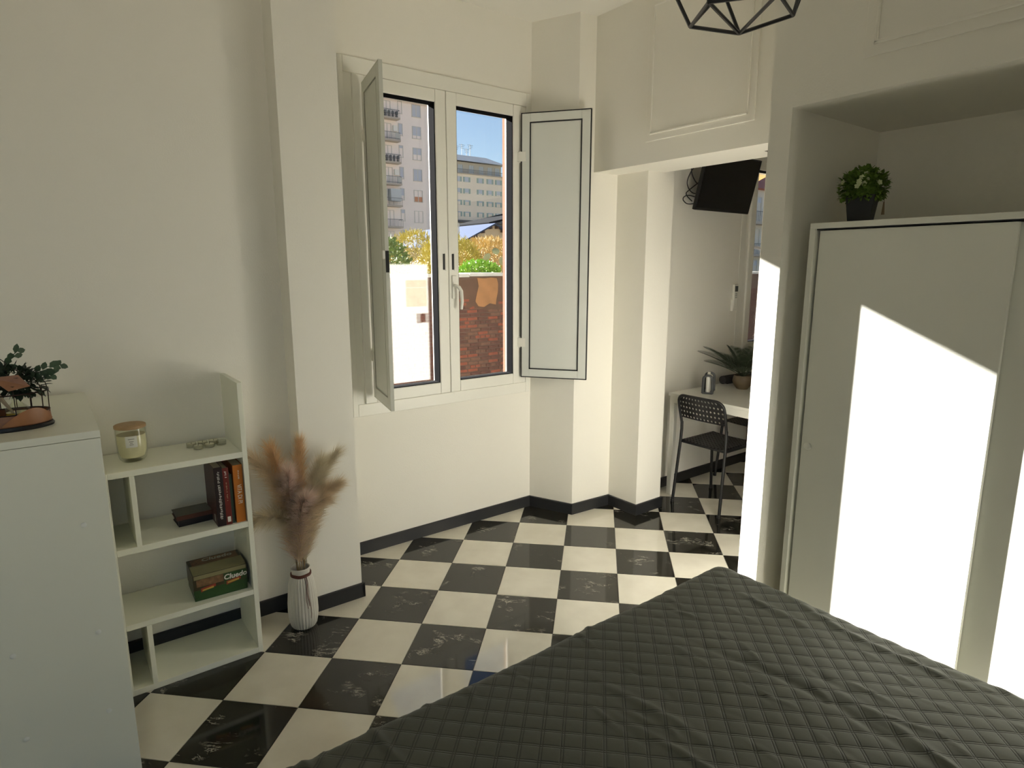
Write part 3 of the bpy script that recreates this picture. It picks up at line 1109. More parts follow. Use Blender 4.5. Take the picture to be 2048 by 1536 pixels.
MB().lathe([(.001, 0), (1.04, 0), (1.06, .006), (1.02, .012), (.001, .012)], 48, sx=EX, sy=EY).build('base', M_blackp, bc, smooth=True)
MB().lathe([(.97, .012), (1.0, .014), (.985, .045), (.96, .046), (.95, .014)], 48, sx=EX, sy=EY).build('copper_band', M_cop, bc, smooth=True)
mb = MB()
mb.tube(ell(.105), .0022, 6).tube(ell(.047, .98), .0018, 6)
for k in range(16):
    a = 2 * PI * (k + .5) / 16
    x, y = math.cos(a), math.sin(a)
    mb.tube([(EX * x * .98, EY * y * .98, .04), (EX * x, EY * y, .105)], .0014, 5)
    if k % 2 == 0:
        mb.tube([(EX * x, EY * y, .105), (EX * x * .96, EY * y * .96, .125), (EX * x * .8, EY * y * .8, .150), (EX * x * .45, EY * y * .45, .170), (0, 0, .178)], .0014, 5)
mb.tube([(0, .0, .178), (0, .012, .19), (0, 0, .203), (0, -.012, .19), (0, 0, .178)], .0016, 6)
mb.build('wire_cage', M_wire, bc, smooth=True)
ov = MB()
n = 20
vv = [(EX * 1.02 * math.cos(PI * k / n * .5 - .15) , EY * 1.0 * math.sin(PI * k / n * .5 - .15) , .016) for k in range(n + 1)]
vv2 = [(EX * 1.04 * math.cos(PI * k / n * .5 - .15), EY * 1.02 * math.sin(PI * k / n * .5 - .15), .02 + .042 * math.sin(PI * k / n)) for k in range(n + 1)]
ov.add(vv + vv2, [(k, k + 1, n + 2 + k, n + 1 + k) for k in range(n)])
ov.build('copper_plaque', mat('copper_plaque', (.34, .15, .065), .35, var=.3, vscale=30), bc, smooth=True)
mb = MB().lathe([(.001, .014), (.026, .014), (.030, .03), (.028, .060), (.012, .078), (.011, .095), (.009, .095), (.010, .078), (.026, .058)], 24, c=(.012, .022, 0), cap1=False)
mb.build('scent_bottle', M_jar, bc, smooth=True)
MB().lathe([(.001, .016), (.025, .016), (.0285, .030), (.0275, .048), (.001, .048)], 24, c=(.012, .022, 0)).build('scent_oil', mat('amber_oil', (.55, .40, .06), .2), bc, smooth=True)
MB().lathe([(.020, .015), (.022, .015), (.020, .09), (.017, .095), (.016, .09)], 20, c=(.02, -.045, 0)).build('scent_bottle', M_jar, bc, smooth=True)
mb = MB()
for (a, b_) in (((.012, .022, .03), (.03, -.055, .165)), ((.012, .02, .03), (.01, -.05, .15)), ((.015, .02, .03), (.04, -.03, .145))):
    mb.tube([a, b_], .0028, 6)
mb.build('reed', mat('pale_reed', (.45, .36, .25), .7), bc)
hp = MB()
hp.add([(EX * .75, -.028, .158), (EX * .88, .036, .162), (EX * 1.02, .060, .128), (EX * 1.02, .010, .118),
        (EX * .75 - .003, -.028, .158), (EX * .88 - .003, .036, .162), (EX * 1.02 - .003, .060, .128), (EX * 1.02 - .003, .010, .118)],
       [(0, 3, 2, 1), (4, 5, 6, 7), (0, 1, 5, 4), (1, 2, 6, 5), (2, 3, 7, 6), (3, 0, 4, 7)])
hp.build('copper_tag', mat('copper_plaque', (.34, .15, .065), .35), bc)
mb = MB()
for (c, n_, sp) in (((.0, .02, .140), 130, .065), ((.01, .055, .125), 90, .05), ((0, -.03, .14), 60, .05)):
    for k in range(n_):
        u = rng.normal(size=3)
        u /= np.linalg.norm(u)
        c_ = Vector(c) + Vector((u[0] * sp * .6, u[1] * sp * .7, u[2] * sp * .45))
        leaf_geo(mb, c_, u + rng.normal(size=3) * .4, (0, 0, 1), rng.uniform(.022, .036), rng.uniform(.011, .017))
mb.build('ivy_leaves', M_darkleaf, bc)
for k, (p0, tip, nl) in enumerate((((0, .045, .15), (.0, .135, .175), 9), ((0, .0, .165), (.01, .04, .225), 7), ((0, .06, .15), (.02, .118, .15), 6), ((0, -.01, .17), (.0, -.02, .225), 4))):
    mb = MB()
    p0, tip = Vector(p0), Vector(tip)
    mb.tube([p0, (p0 + tip) / 2 + Vector((0, 0, .008)), tip], .001, 5)
    for i in range(nl):
        t_ = .25 + .75 * i / (nl - 1)
        c = p0.lerp(tip, t_)
        d = (tip - p0).normalized() + Vector((rng.uniform(-.7, .7), rng.uniform(-.6, .6), (1 if i % 2 else -1) * .8))
        leaf_geo(mb, c, d, (1, 0, 0), rng.uniform(.022, .034), rng.uniform(.014, .019), .12)
    mb.build('leaf_sprig', M_eu, bc)
mb = MB()
for k in range(16):
    a = rng.uniform(-2.6, -.6)
    r_ = rng.uniform(.05, .095)
    pts = [(0, -.02, .155), (r_ * .5 * math.cos(a) + .01, -.02 + r_ * .6 * math.sin(a), .172), (r_ * .8 * math.cos(a) + .02, -.02 + r_ * math.sin(a), .135 + rng.uniform(-.02, .02))]
    mb.tube(pts, [.0024, .0030, .0006], 4)
mb.build('grass_blades', M_darkleaf, bc)

# ------------------------------------------------------------------ vase and pampas
vz = thing('ribbed_vase', 'white fluted floor vase tied with brown leather cord', 'vase', (-.100, .203, 0))
M_cer = mat('matt_white_ceramic', (.66, .64, .58), .6, var=.03)
prof = [(.001, 0), (.040, 0), (.050, .004), (.058, .016), (.064, .045), (.066, .075), (.065, .12), (.061, .17), (.056, .215), (.050, .238), (.041, .250), (.038, .256),
        (.040, .272), (.042, .284), (.040, .287), (.037, .284), (.035, .262), (.040, .23), (.050, .12), (.045, .02), (.001, .015)]
pr2 = []
vm = MB()
nseg = 168
vv = []
for i, (r_, z) in enumerate(prof):
    for k in range(nseg):
        a = 2 * PI * k / nseg
        amp = .0035 if 2 <= i <= 9 else (.0018 if i == 10 else 0)
        rr = r_ - amp * (1 - abs(math.sin(a * 14)) ** .6)
        vv.append((rr * math.cos(a), rr * math.sin(a), z))
ff = []
for i in range(len(prof) - 1):
    for k in range(nseg):
        ff.append((i * nseg + k, i * nseg + (k + 1) % nseg, (i + 1) * nseg + (k + 1) % nseg, (i + 1) * nseg + k))
vm.add(vv, ff)
vm.build('vase_body', M_cer, vz, smooth=True)
M_cord = mat('brown_leather_cord', (.12, .035, .02), .6, var=.2)
mb = MB()
for z in (.252, .259):
    mb.tube([(.0415 * math.cos(2 * PI * k / 32), .0415 * math.sin(2 * PI * k / 32), z + .001 * math.sin(k)) for k in range(33)], .0038, 6)
mb.build('cord_wrap', M_cord, vz, smooth=True)
a = .05
for k, (da, l_) in enumerate(((-.06, .14), (.04, .13), (.12, .19))):
    pts = []
    for i in range(9):
        z = .252 - l_ * i / 8
        rr = np.interp(z, [.02, .045, .075, .12, .17, .215, .238, .252], [.060, .066, .068, .067, .063, .058, .052, .045]) + .0015
        an = a + da + .05 * math.sin(i * .9 + k)
        pts.append((rr * math.cos(an), rr * math.sin(an), z))
    MB().tube(pts, .0011, 5).build('cord_end', M_cord, vz)

PLC = {'beige': (.82, .70, .53), 'pink': (.80, .67, .60), 'tan': (.82, .61, .38), 'grey': (.76, .69, .54)}


def feather_mat(c):
    nm = 'pampas_' + c
    if nm in MATS:
        return MATS[nm]
    m = bpy.data.materials.new(nm)
    m.use_nodes = True
    nt = m.node_tree
    nt.nodes.clear()
    out = _n(nt, 'ShaderNodeOutputMaterial')
    mx = _n(nt, 'ShaderNodeMixShader')
    mx.inputs['Fac'].default_value = 0.5
    df = _n(nt, 'ShaderNodeBsdfDiffuse')
    tl_ = _n(nt, 'ShaderNodeBsdfTranslucent')
    tc = _n(nt, 'ShaderNodeTexCoord')
    no = _n(nt, 'ShaderNodeTexNoise')
    no.inputs['Scale'].default_value = 25
    nt.links.new(tc.outputs['Object'], no.inputs['Vector'])
    mr = _n(nt, 'ShaderNodeMapRange')
    mr.inputs['To Min'].default_value = 0.75
    mr.inputs['To Max'].default_value = 1.2
    nt.links.new(no.outputs['Fac'], mr.inputs['Value'])
    sc = _n(nt, 'ShaderNodeVectorMath', operation='SCALE')
    sc.inputs[0].default_value = PLC[c]
    nt.links.new(mr.outputs['Result'], sc.inputs['Scale'])
    nt.links.new(sc.outputs['Vector'], df.inputs['Color'])
    nt.links.new(sc.outputs['Vector'], tl_.inputs['Color'])
    nt.links.new(df.outputs[0], mx.inputs[1])
    nt.links.new(tl_.outputs[0], mx.inputs[2])
    nt.links.new(mx.outputs[0], out.inputs['Surface'])
    MATS[nm] = m
    return m


def plume(label, tip, colr, thick, seed, stemtop=None, group=None, start=.285, hairs=2600):
    """pampas stem out of the vase ending in a feathery plume; tip in world space"""
    base = Vector((-.100, .203, .03))
    tip = Vector(tip)
    t = thing('pampas_plume', label, 'dried grass', base, 0, group)
    R_ = np.random.default_rng(seed)
    off = Vector((R_.uniform(-.02, .02), R_.uniform(-.02, .02), 0))
    mouth = Vector((off.x, off.y, .25))
    tl = tip - base
    ctrl = mouth + Vector((off.x, off.y, .24)) + (tl - mouth) * .20

    def pt(s_):
        if s_ < .25:
            return Vector((0, 0, 0)).lerp(mouth, s_ / .25)
        u = (s_ - .25) / .75
        return mouth * (1 - u) ** 2 + ctrl * 2 * u * (1 - u) + tl * u * u
    M_ = feather_mat(colr)
    MB().tube([pt(i / 12) for i in range(13)], [.0022] * 9 + [.0016, .0012, .0009, .0005], 5).build('stem', mat('straw_stem', (.30, .22, .12), .8), t)
    mb = MB()
    for k in range(hairs):
        s_ = start + (1 - start) * R_.beta(1.15, 1.0) * .985
        c = pt(s_)
        d = (pt(min(s_ + .03, 1)) - pt(max(s_ - .03, 0))).normalized()
        u = Vector(R_.normal(size=3))
        u = (u - d * u.dot(d)).normalized()
        rel = (s_ - start) / (1 - start)
        env = 2.0 * thick * (math.sin(PI * (rel * .78 + .16)) ** .8)
        ln = .05 + .055 * R_.random()
        dr_ = (d * R_.uniform(.75, 1.15) + u * env / .045 * R_.uniform(.25, 1.0)).normalized()
        p1 = c + dr_ * ln * .5 + Vector((0, 0, .002))
        p2 = c + dr_ * ln + u * .006 + Vector((0, 0, -.010 * R_.random()))
        sd_ = dr_.cross(Vector(R_.normal(size=3))).normalized() * .0008
        mb.add([c - sd_, c + sd_, p1 + sd_, p1 - sd_, p2], [(0, 1, 2, 3), (3, 2, 4)])
    mb.build('feathers', M_, t)
    return t


PG = 'pampas plumes in the ribbed vase'
plume('orange-beige pampas plume, leftmost and leaning towards the shelf unit', (-.13, .055, .80), 'beige', .030, 1, group=PG)
plume('tan pampas plume second from the left, tall and fluffy', (-.14, .125, .825), 'tan', .030, 2, group=PG)
plume('pinkish fluffy pampas plume in the middle of the vase', (-.06, .165, .74), 'pink', .036, 3, group=PG, hairs=2800)
plume('slim tan pampas plume, tallest upright one in the middle', (-.12, .240, .825), 'tan', .016, 4, group=PG)
plume('greyish pampas plume right of the tall upright one', (-.07, .305, .735), 'grey', .024, 5, group=PG)
plume('grey-beige pampas plume leaning furthest right against the pier', (-.10, .385, .765), 'grey', .022, 6, group=PG)
plume('small pampas plume pointing low right with loose feathers', (-.04, .350, .64), 'beige', .022, 7, group=PG, start=.31)
plume('drooping grey pampas plume low on the left', (-.06, .040, .56), 'grey', .032, 8, group=PG, start=.31)
plume('mauve pampas plume at the front of the bunch', (-.015, .215, .62), 'pink', .036, 9, group=PG, start=.29, hairs=2800)
plume('short beige pampas plume low on the front right', (-.02, .285, .60), 'beige', .030, 10, group=PG, start=.29)

# ------------------------------------------------------------------ geometric pendant lamp
Bv_ = Vector((1.489, .935, 2.2))
dh = Vector((-.562, .827, 0))
cen = Bv_ - dh * .126
pl = thing('pendant_lamp', 'black geometric wire-cage pendant lamp hanging over the bed', 'pendant lamp', cen)
a0 = math.atan2(dh.y, dh.x) + math.radians(1)
lo = [Vector((.126 * math.cos(a0 + 2 * PI * k / 5), .126 * math.sin(a0 + 2 * PI * k / 5), 0)) for k in range(5)]
mi = [Vector((.19 * math.cos(a0 + 2 * PI * k / 5 + .25), .19 * math.sin(a0 + 2 * PI * k / 5 + .25), .13)) for k in range(5)]
tp = [Vector((.06 * math.cos(a0 + 2 * PI * k / 5), .06 * math.sin(a0 + 2 * PI * k / 5), .34)) for k in range(5)]
segs = []
for k in range(5):
    segs += [(lo[k], lo[(k + 1) % 5]), (mi[k], mi[(k + 1) % 5]), (tp[k], tp[(k + 1) % 5]), (lo[k], mi[k]), (mi[k], tp[k])]
segs += [(lo[0], lo[2]), (lo[0], lo[3]), (lo[4], mi[3]), (lo[1], mi[0]), (mi[1], tp[2]), (mi[3], tp[4])]
for p_, r_ in segs:
    MB().tube([p_, r_], .0046, 6).build('cage_rod', M_blackm, pl)
MB().tube([(0, 0, .34), (0, 0, H - 2.2 - .02)], .003, 8).build('cord', M_blackp, pl)
MB().lathe([(.001, .34), (.022, .34), (.022, .27), (.018, .262), (.001, .262)], 20).build('lamp_holder', M_blackp, pl, smooth=True)
for k in range(5):
    MB().tube([tp[k], (0, 0, .34)], .003, 6).build('cage_rod', M_blackm, pl)
MB().lathe([(.001, .262), (.014, .262), (.018, .24), (.030, .20), (.030, .185), (.022, .165), (.001, .158)], 24).build('bulb', mat('frosted_bulb', (.75, .74, .70), .3), pl, smooth=True)
MB().lathe([(.001, .815), (.05, .815), (.05, .838), (.001, .8395)], 28).build('ceiling_rose', M_blackm, pl, smooth=True)

# ------------------------------------------------------------------ kitchen corner: table, chairs, things on the table
M_tab = mat('white_table_top', (.70, .69, .63), .28, var=.01)
tb = thing('dining_table', 'white rectangular dining table against the kitchen wall', 'table', (.175, 3.44, 0), -.02)
tx, ty = .37, .60
B(-tx, tx, -ty, ty, .722, .742).build('table_top', M_tab, tb, bevel=.002)
ap = MB()
ap.box(-tx + .01, tx - .01, -ty + .008, -ty + .030, .675, .7215).box(-tx + .01, tx - .01, ty - .03, ty - .008, .675, .7215)
ap.box(-tx + .01, -tx + .03, -ty + .03, ty - .03, .675, .7215).box(tx - .03, tx - .01, -ty + .03, ty - .03, .675, .7215)
ap.build('apron', M_tab, tb)
for sx in (-1, 1):
    for sy in (-1, 1):
        x, y = sx * (tx - .028), sy * (ty - .028)
        B(x - .018, x + .018, y - .018, y + .018, 0, .675).build('leg', M_tab, tb, bevel=.002)


def perforated(w_, h_, nx, ny, T, hole=.30, skip=None, curve=0.0):
    """panel in local XZ (x -w/2..w/2, z 0..h), thickness T in y, with octagonal holes"""
    mb = MB()
    cw, chh = w_ / nx, h_ / ny

    def P(x, z, y):
        return (x, y + curve * (1 - (2 * x / w_) ** 2), z)
    for i in range(nx):
        for j in range(ny):
            x0, z0 = -w_ / 2 + i * cw, j * chh
            if skip and skip(i, j):
                sq = [(x0, z0), (x0 + cw, z0), (x0 + cw, z0 + chh), (x0, z0 + chh)]
                mb.add([P(x, z, 0) for x, z in sq] + [P(x, z, T) for x, z in sq], [(0, 1, 2, 3), (7, 6, 5, 4)])
                continue
            cxx, czz = x0 + cw / 2, z0 + chh / 2
            rr = hole * min(cw, chh)
            sq = [(x0, z0), (cxx, z0), (x0 + cw, z0), (x0 + cw, czz), (x0 + cw, z0 + chh), (cxx, z0 + chh), (x0, z0 + chh), (x0, czz)]
            oc = [(cxx + rr * math.cos(a_), czz + rr * math.sin(a_)) for a_ in [math.radians(225 + 45 * k) for k in range(8)]]
            vv_ = [P(x, z, 0) for x, z in sq] + [P(x, z, 0) for x, z in oc] + [P(x, z, T) for x, z in sq] + [P(x, z, T) for x, z in oc]
            ff_ = []
            for k in range(8):
                k2 = (k + 1) % 8
                ff_ += [(k, k2, 8 + k2, 8 + k), (16 + k2, 16 + k, 24 + k, 24 + k2), (8 + k, 8 + k2, 24 + k2, 24 + k)]
            mb.add(vv_, ff_)
    return mb


def make_chair(label):
    t = thing('metal_chair', label, 'chair')
    M_ = M_blackm
    for s_ in (-1, 1):
        MB().tube([(s_ * .188, -.235, 0), (s_ * .176, -.192, .44), (s_ * .174, -.188, .52), (s_ * .174, -.190, .57)], .0105, 10).build('rear_leg', M_, t, smooth=True)
        MB().tube([(s_ * .186, .205, 0), (s_ * .172, .165, .405), (s_ * .170, .150, .425), (s_ * .168, .10, .432)], .0105, 10).build('front_leg', M_, t, smooth=True)
        MB().tube([(s_ * .172, .12, .432), (s_ * .174, -.190, .432)], .0095, 8).build('seat_rail', M_, t, smooth=True)
    # back hoop and the perforated panel inside it, leaning back a little
    def bk(x, z):
        return (x, -.190 - .27 * (z - .57) - .020 * (1 - (x / .18) ** 2) * min(1, max(0, (z - .57) / .05)), z)
    pts = [(-.174, -.190, .56), bk(-.176, .62), bk(-.178, .68), bk(-.176, .715)]
    for k in range(1, 7):
        a_ = PI - k * PI / 12
        pts.append(bk(-.118 + .058 * math.cos(a_), .715 + .052 * math.sin(a_)))
    pts += [bk(-.06, .768), bk(0, .769)]
    pts += [(-x, y, z) for x, y, z in pts[::-1][1:]]
    MB().tube(pts, .0095, 10).build('back_hoop', M_, t, smooth=True)
    bp_ = perforated(.35, .160, 13, 5, .004, .27, skip=lambda i, j: (j == 4 and i in (0, 12)))
    new = []
    for x, y, z in bp_.v:
        zz = .606 + z
        lim = .175 if zz < .715 else .118 + .057 * math.sqrt(max(0, 1 - ((zz - .715) / .054) ** 2))
        xx = x * lim / .175
        c_ = bk(xx, zz)
        new.append((c_[0], c_[1] + y - .002, c_[2]))
    bp_.v = new
    bp_.build('backrest', M_, t)
    sp_ = perforated(.352, .345, 13, 12, .006, .24)
    sp_.xf(Matrix.Translation((0, -.185, .4425)) @ Matrix.Rotation(-PI / 2, 4, 'X') @ Matrix.Scale(-1, 4, (0, 1, 0)))
    sp_.v = [(x, y, z - .010 * (1 - (x / .176) ** 2) - (.012 * max(0, (abs(x) - .165) / .011))) for x, y, z in [(a_, abs(b_ + .185) - .185, c_) for a_, b_, c_ in sp_.v]]
    sp_.build('seat', M_, t)
    mbx = MB()
    mbx.tube([(-.17, -.185, .430), (.17, -.185, .430)], .008, 8).tube([(-.168, .10, .430), (.168, .10, .430)], .008, 8)
    mbx.build('cross_rail', M_, t, smooth=True)
    for s_ in (-1, 1):
        for yy in (-.235, .205):
            MB().lathe([(.001, 0), (.0125, 0), (.0125, .018), (.001, .018)], 12, c=(s_ * .187, yy, 0)).build('foot_cap', M_blackp, t)
    return t


c1 = make_chair('black perforated metal chair, nearest one, tucked under the near end of the table')
c1.location = (.117, 3.005, 0)
c2 = copy_tree(c1)
c2.location = (-.035, 3.68, 0)
c2.rotation_euler[2] = PI
c2['label'] = 'black metal chair half hidden under the far end of the table'
c1['group'] = c2['group'] = 'black metal chairs at the dining table'

# palm in a bowl
pm = thing('potted_palm', 'small palm with dark fronds in a round brown bowl pot on the table', 'potted plant', (.02, 3.385, .742))
MB().lathe([(.001, 0), (.038, 0), (.042, .004), (.062, .030), (.070, .058), (.066, .082), (.058, .098), (.054, .098), (.060, .080), (.064, .058), (.056, .085), (.001, .085)], 40).build('bowl_pot', mat('brown_stone_bowl', (.13, .095, .055), .6, var=.25, vscale=40, bump=.2), pm, smooth=True)
M_palm = mat('palm_leaf', (.035, .055, .03), .6, var=.3, vscale=30)
R_ = np.random.default_rng(11)
for k in range(22):
    az = 2 * PI * k / 22 + R_.uniform(-.2, .2)
    el = R_.uniform(.55, 1.35)
    L = R_.uniform(.22, .33)
    d0 = Vector((math.cos(az) * math.cos(el), math.sin(az) * math.cos(el), math.sin(el)))
    hd = Vector((math.cos(az), math.sin(az), 0))
    pts = []
    for i in range(9):
        s_ = i / 8
        pts.append(Vector((0, 0, .085)) + d0 * L * s_ + hd * L * .25 * s_ * s_ - Vector((0, 0, 1)) * L * .16 * s_ ** 2)
    mb = MB().tube(pts, [.0022 - .0017 * i / 8 for i in range(9)], 5)
    sd_ = Vector((-math.sin(az), math.cos(az), 0))
    for i in range(26):
        s_ = .22 + .78 * i / 25
        f_ = s_ * 8
        i0 = min(int(f_), 7)
        c = pts[i0].lerp(pts[i0 + 1], f_ - i0)
        tg = (pts[i0 + 1] - pts[i0]).normalized()
        ll = .10 * (math.sin(PI * min(s_ * .85 + .12, 1)) ** .7) + .01
        for sg in (-1, 1):
            leaf_geo(mb, c, tg * .75 + sd_ * sg * .8 + Vector((0, 0, .22)), (0, 0, 1), ll, .0042, .05)
    mb.build('palm_frond', M_palm, pm)

# condiment stand on the table
cs = thing('condiment_stand', 'grey looped stand holding white shakers on the table in front of the palm', 'condiment set', (-.045, 3.075, .742), .52)
M_gry = mat('dark_grey_plastic', (.07, .075, .08), .4)
for y in (-.068, .068):
    mb = MB()
    pts = []
    for k in range(15):
        a_ = PI * k / 14
        pts.append((.030 * math.cos(a_), y, .105 + .030 * math.sin(a_) * .8))
    pts = [(.032, y, .004)] + pts + [(-.032, y, .004)]
    mb.tube(pts, .0085, 8)
    mb.build('loop_end', M_gry, cs, smooth=True)
B(-.036, .036, -.074, .074, 0, .010).build('tray', M_gry, cs, bevel=.004)
M_shk = mat('white_shaker', (.78, .77, .72), .35)
for y, h_, c_ in ((-.036, .126, M_shk), (.0, .134, M_shk), (.036, .112, mat('cream_shaker', (.55, .50, .40), .4))):
    s_ = MB().lathe([(.001, .010), (.015, .010), (.0155, .02), (.0145, h_ - .012), (.012, h_ - .002), (.001, h_)], 20, c=(0, y, 0)).build('shaker', c_, cs, smooth=True)
    MB().lathe([(.001, h_ - .002), (.0105, h_ - .002), (.0105, h_ + .010), (.001, h_ + .012)], 16, c=(0, y, 0)).build('shaker_cap', M_shk, s_, smooth=True)

# dark bar along the wall edge of the table
sb = thing('dark_bar', 'long dark rounded bar lying along the wall edge of the table', 'bar', (-.165, 3.66, .742), -.03)
mb = MB()
mb.tube([(0, -.24, .031), (0, -.235, .031), (0, .24, .031)], [.018, .031, .031], 18)
mb.build('bar_body', mat('dark_fabric_bar', (.03, .028, .028), .7, var=.2, vscale=90), sb, smooth=True)
B(-.02, .02, -.20, .20, 0, .006).build('bar_foot', M_blackp, sb)

# ------------------------------------------------------------------ television
tv = thing('television', 'flat black television tilted down on a wall arm in the kitchen corner', 'television', (-.180, 3.315, 1.985))
tv.rotation_euler = (0, math.radians(13), 0)
B(-.028, .0, -.315, .315, 0, .375).build('tv_housing', M_blackp, tv, bevel=.006)
B(.0, .0015, -.305, .305, .018, .365).build('screen', mat('tv_screen', (.006, .006, .007), .12), tv)
B(-.045, -.028, -.16, .16, .03, .22).build('rear_housing', M_blackp, tv, bevel=.008)
MB().box(-.085, -.045, -.03, .03, .10, .25).box(-.108, -.085, -.06, .06, .10, .24).build('wall_arm', M_blackm, tv)
for k, pts in enumerate(([(-.05, -.13, .20), (-.06, -.25, .16), (-.07, -.34, .22), (-.075, -.36, .30), (-.080, -.33, .38)],
                         [(-.05, -.12, .15), (-.06, -.28, .10), (-.07, -.37, .16), (-.07, -.34, .26), (-.06, -.27, .30), (-.06, -.20, .24)],
                         [(-.05, -.12, .07), (-.06, -.30, .03), (-.06, -.375, .045), (-.06, -.385, .07), (-.06, -.33, .085), (-.05, -.20, .07)],
                         [(-.05, -.16, .25), (-.06, -.33, .13), (-.065, -.36, .09), (-.06, -.29, .05)])):
    # smooth the cable
    P_ = [Vector(p) for p in pts]
    sm = []
    for i in range(len(P_) - 1):
        a_, b_, c_, d_ = P_[max(i - 1, 0)], P_[i], P_[i + 1], P_[min(i + 2, len(P_) - 1)]
        for u in np.linspace(0, 1, 7)[:-1]:
            sm.append(.5 * ((2 * b_) + (c_ - a_) * u + (2 * a_ - 5 * b_ + 4 * c_ - d_) * u * u + (3 * b_ - a_ - 3 * c_ + d_) * u ** 3))
    sm.append(P_[-1])
    MB().tube(sm, .0035, 6).build('cable', M_blackp, tv, smooth=True)

# remote in a wall holder beside the kitchen window
rc = thing('wall_remote', 'white remote control in a wall holder next to the kitchen window', 'remote control', (-.31, 3.705, 1.27))
B(0, .022, -.030, .030, 0, .09).build('holder', M_pvc, rc, bevel=.004)
B(.004, .024, -.026, .026, .02, .205).build('remote_body', M_pvc, rc, bevel=.006, seg=3)
B(.0235, .0248, -.020, .020, .150, .192).build('display', mat('lcd_grey', (.09, .10, .09), .3), rc)
for k in range(3):
    B(.0235, .0252, -.012, .012, .10 + k * .014, .108 + k * .014).build('button', mat('button_grey', (.4, .4, .38), .5), rc, bevel=.001)

# latch under the lintel
lt = thing('lintel_latch', 'small chrome latch plate under the lintel beside the niche wall', 'latch', (.765, 2.345, ZL))
lt.rotation_euler = (PI, 0, -.2)
B(-.055, .055, -.010, .010, 0, .004).build('latch_plate', M_chrome, lt, bevel=.001)
MB().tube([(-.03, 0, .008), (.04, 0, .008)], .004, 10).build('latch_bolt', M_chrome, lt, smooth=True)
for x in (-.045, .048):
    MB().lathe([(.001, .004), (.004, .004), (.003, .006), (.001, .0065)], 10, c=(x, 0, 0)).build('screw_head', M_chrome, lt)

# switch and paper notice on the jamb that faces the window (seen mirrored in the left pane)
sw = thing('light_switch', 'white wall switch plate with a dark centre on the jamb facing the window', 'light switch', (JX0, 2.165, 1.155))
B(-.009, 0, -.062, .062, -.042, .042).build('plate', mat('plate_white', (.34, .34, .31), .4), sw, bevel=.003)
B(-.012, -.009, -.026, .026, -.036, .036).build('rocker', mat('brown_rocker', (.035, .012, .008), .4), sw, bevel=.002)
pn = thing('paper_notice', 'plain beige paper notice fixed to the jamb above the switch', 'paper', (JX0, 2.11, 1.26))
M_pap = mat('beige_paper', (.70, .58, .44), .8, var=.05)
B(-.0015, 0, -.105, .105, 0, .165).build('sheet', M_pap, pn)
B(-.0015, 0, -.105, .105, .17, .235).build('sheet', M_pap, pn)

# ------------------------------------------------------------------ outside the windows
GZ = -3.2
M_gnd = mat('earth_ground', (.16, .14, .09), .95, var=.3, vscale=.6)
struct(B(-260, -8.6, -60, 220, GZ - .5, GZ).build('ground', M_gnd))
M_yard = mat('yard_concrete', (.25, .23, .20), .9, var=.2, vscale=1.0)
struct(B(-8.6, TH, -20, 40, GZ - .5, GZ).build('yard', M_yard))
struct(B(TH, 80, -60, 60, GZ - .5, GZ - .01).build('street', M_yard))

# brick wall across the yard
BWX = -8.0
M_mort = mat('old_mortar', (.15, .095, .068), .95, var=.5, vscale=3.0, bump=.5, bscale=40)
M_br = [mat('brick_dark', (.13, .055, .037), .9, var=.45, vscale=9, bump=.5, bscale=60),
        mat('brick_red', (.30, .085, .045), .9, var=.4, vscale=9, bump=.5, bscale=60),
        mat('brick_brown', (.19, .095, .058), .9, var=.4, vscale=9, bump=.5, bscale=60)]
bwall = thing('brick_wall', 'old dark red brick garden wall with a pale coping across the yard', 'wall', (BWX, 9.0, GZ))
WT_ = 1.44 - GZ
B(-.35, 0, -14, 14, 0, WT_).build('wall_core', M_mort, bwall)
cp = MB()
yy = -14.0
while yy < 14:
    l_ = random.uniform(.7, 1.1)
    dz = random.uniform(-.012, .012)
    cp.box(-.42, .07, yy, yy + l_ - .01, WT_ + dz - .01, WT_ + .055 + dz)
    yy += l_
cp.build('coping', mat('pale_coping', (.62, .58, .50), .85, var=.15, vscale=4), bwall)
# patches of old render left near the top
M_rend = mat('ochre_render', (.40, .19, .075), .9, var=.35, vscale=5, bump=.4, bscale=30)
M_rend2 = mat('brown_render', (.14, .075, .045), .9, var=.4, vscale=5, bump=.4, bscale=30)


def blob(y0, y1, z0, z1, n, seed, m, dx):
    R_ = random.Random(seed)
    P = []
    for k in range(n):
        a_ = 2 * PI * k / n
        j = R_.uniform(.78, 1.12)
        P.append(((y0 + y1) / 2 + (y1 - y0) / 2 * max(-1, min(1, 1.35 * math.cos(a_))) * j, (z0 + z1) / 2 + (z1 - z0) / 2 * max(-1, min(1, 1.35 * math.sin(a_))) * j))
    mb = MB().add([(dx, y, z) for y, z in P] + [(-.01, y, z) for y, z in P],
                  [tuple(range(n))] + [(k, n + k, n + (k + 1) % n, (k + 1) % n) for k in range(n)])
    mb.build('render_patch', m, bwall)


blob(-5.2, -1.2, WT_ - .66, WT_ - .03, 40, 4, M_rend2, .018)
blob(-2.55, -2.02, WT_ - .60, WT_ - .06, 14, 5, M_rend, .024)
blob(-7.6, -5.4, WT_ - .5, WT_ - .05, 24, 6, M_rend, .02)
blob(-.6, 2.2, WT_ - .5, WT_ - .05, 24, 8, M_rend2, .02)
bh, bln = .075, .255


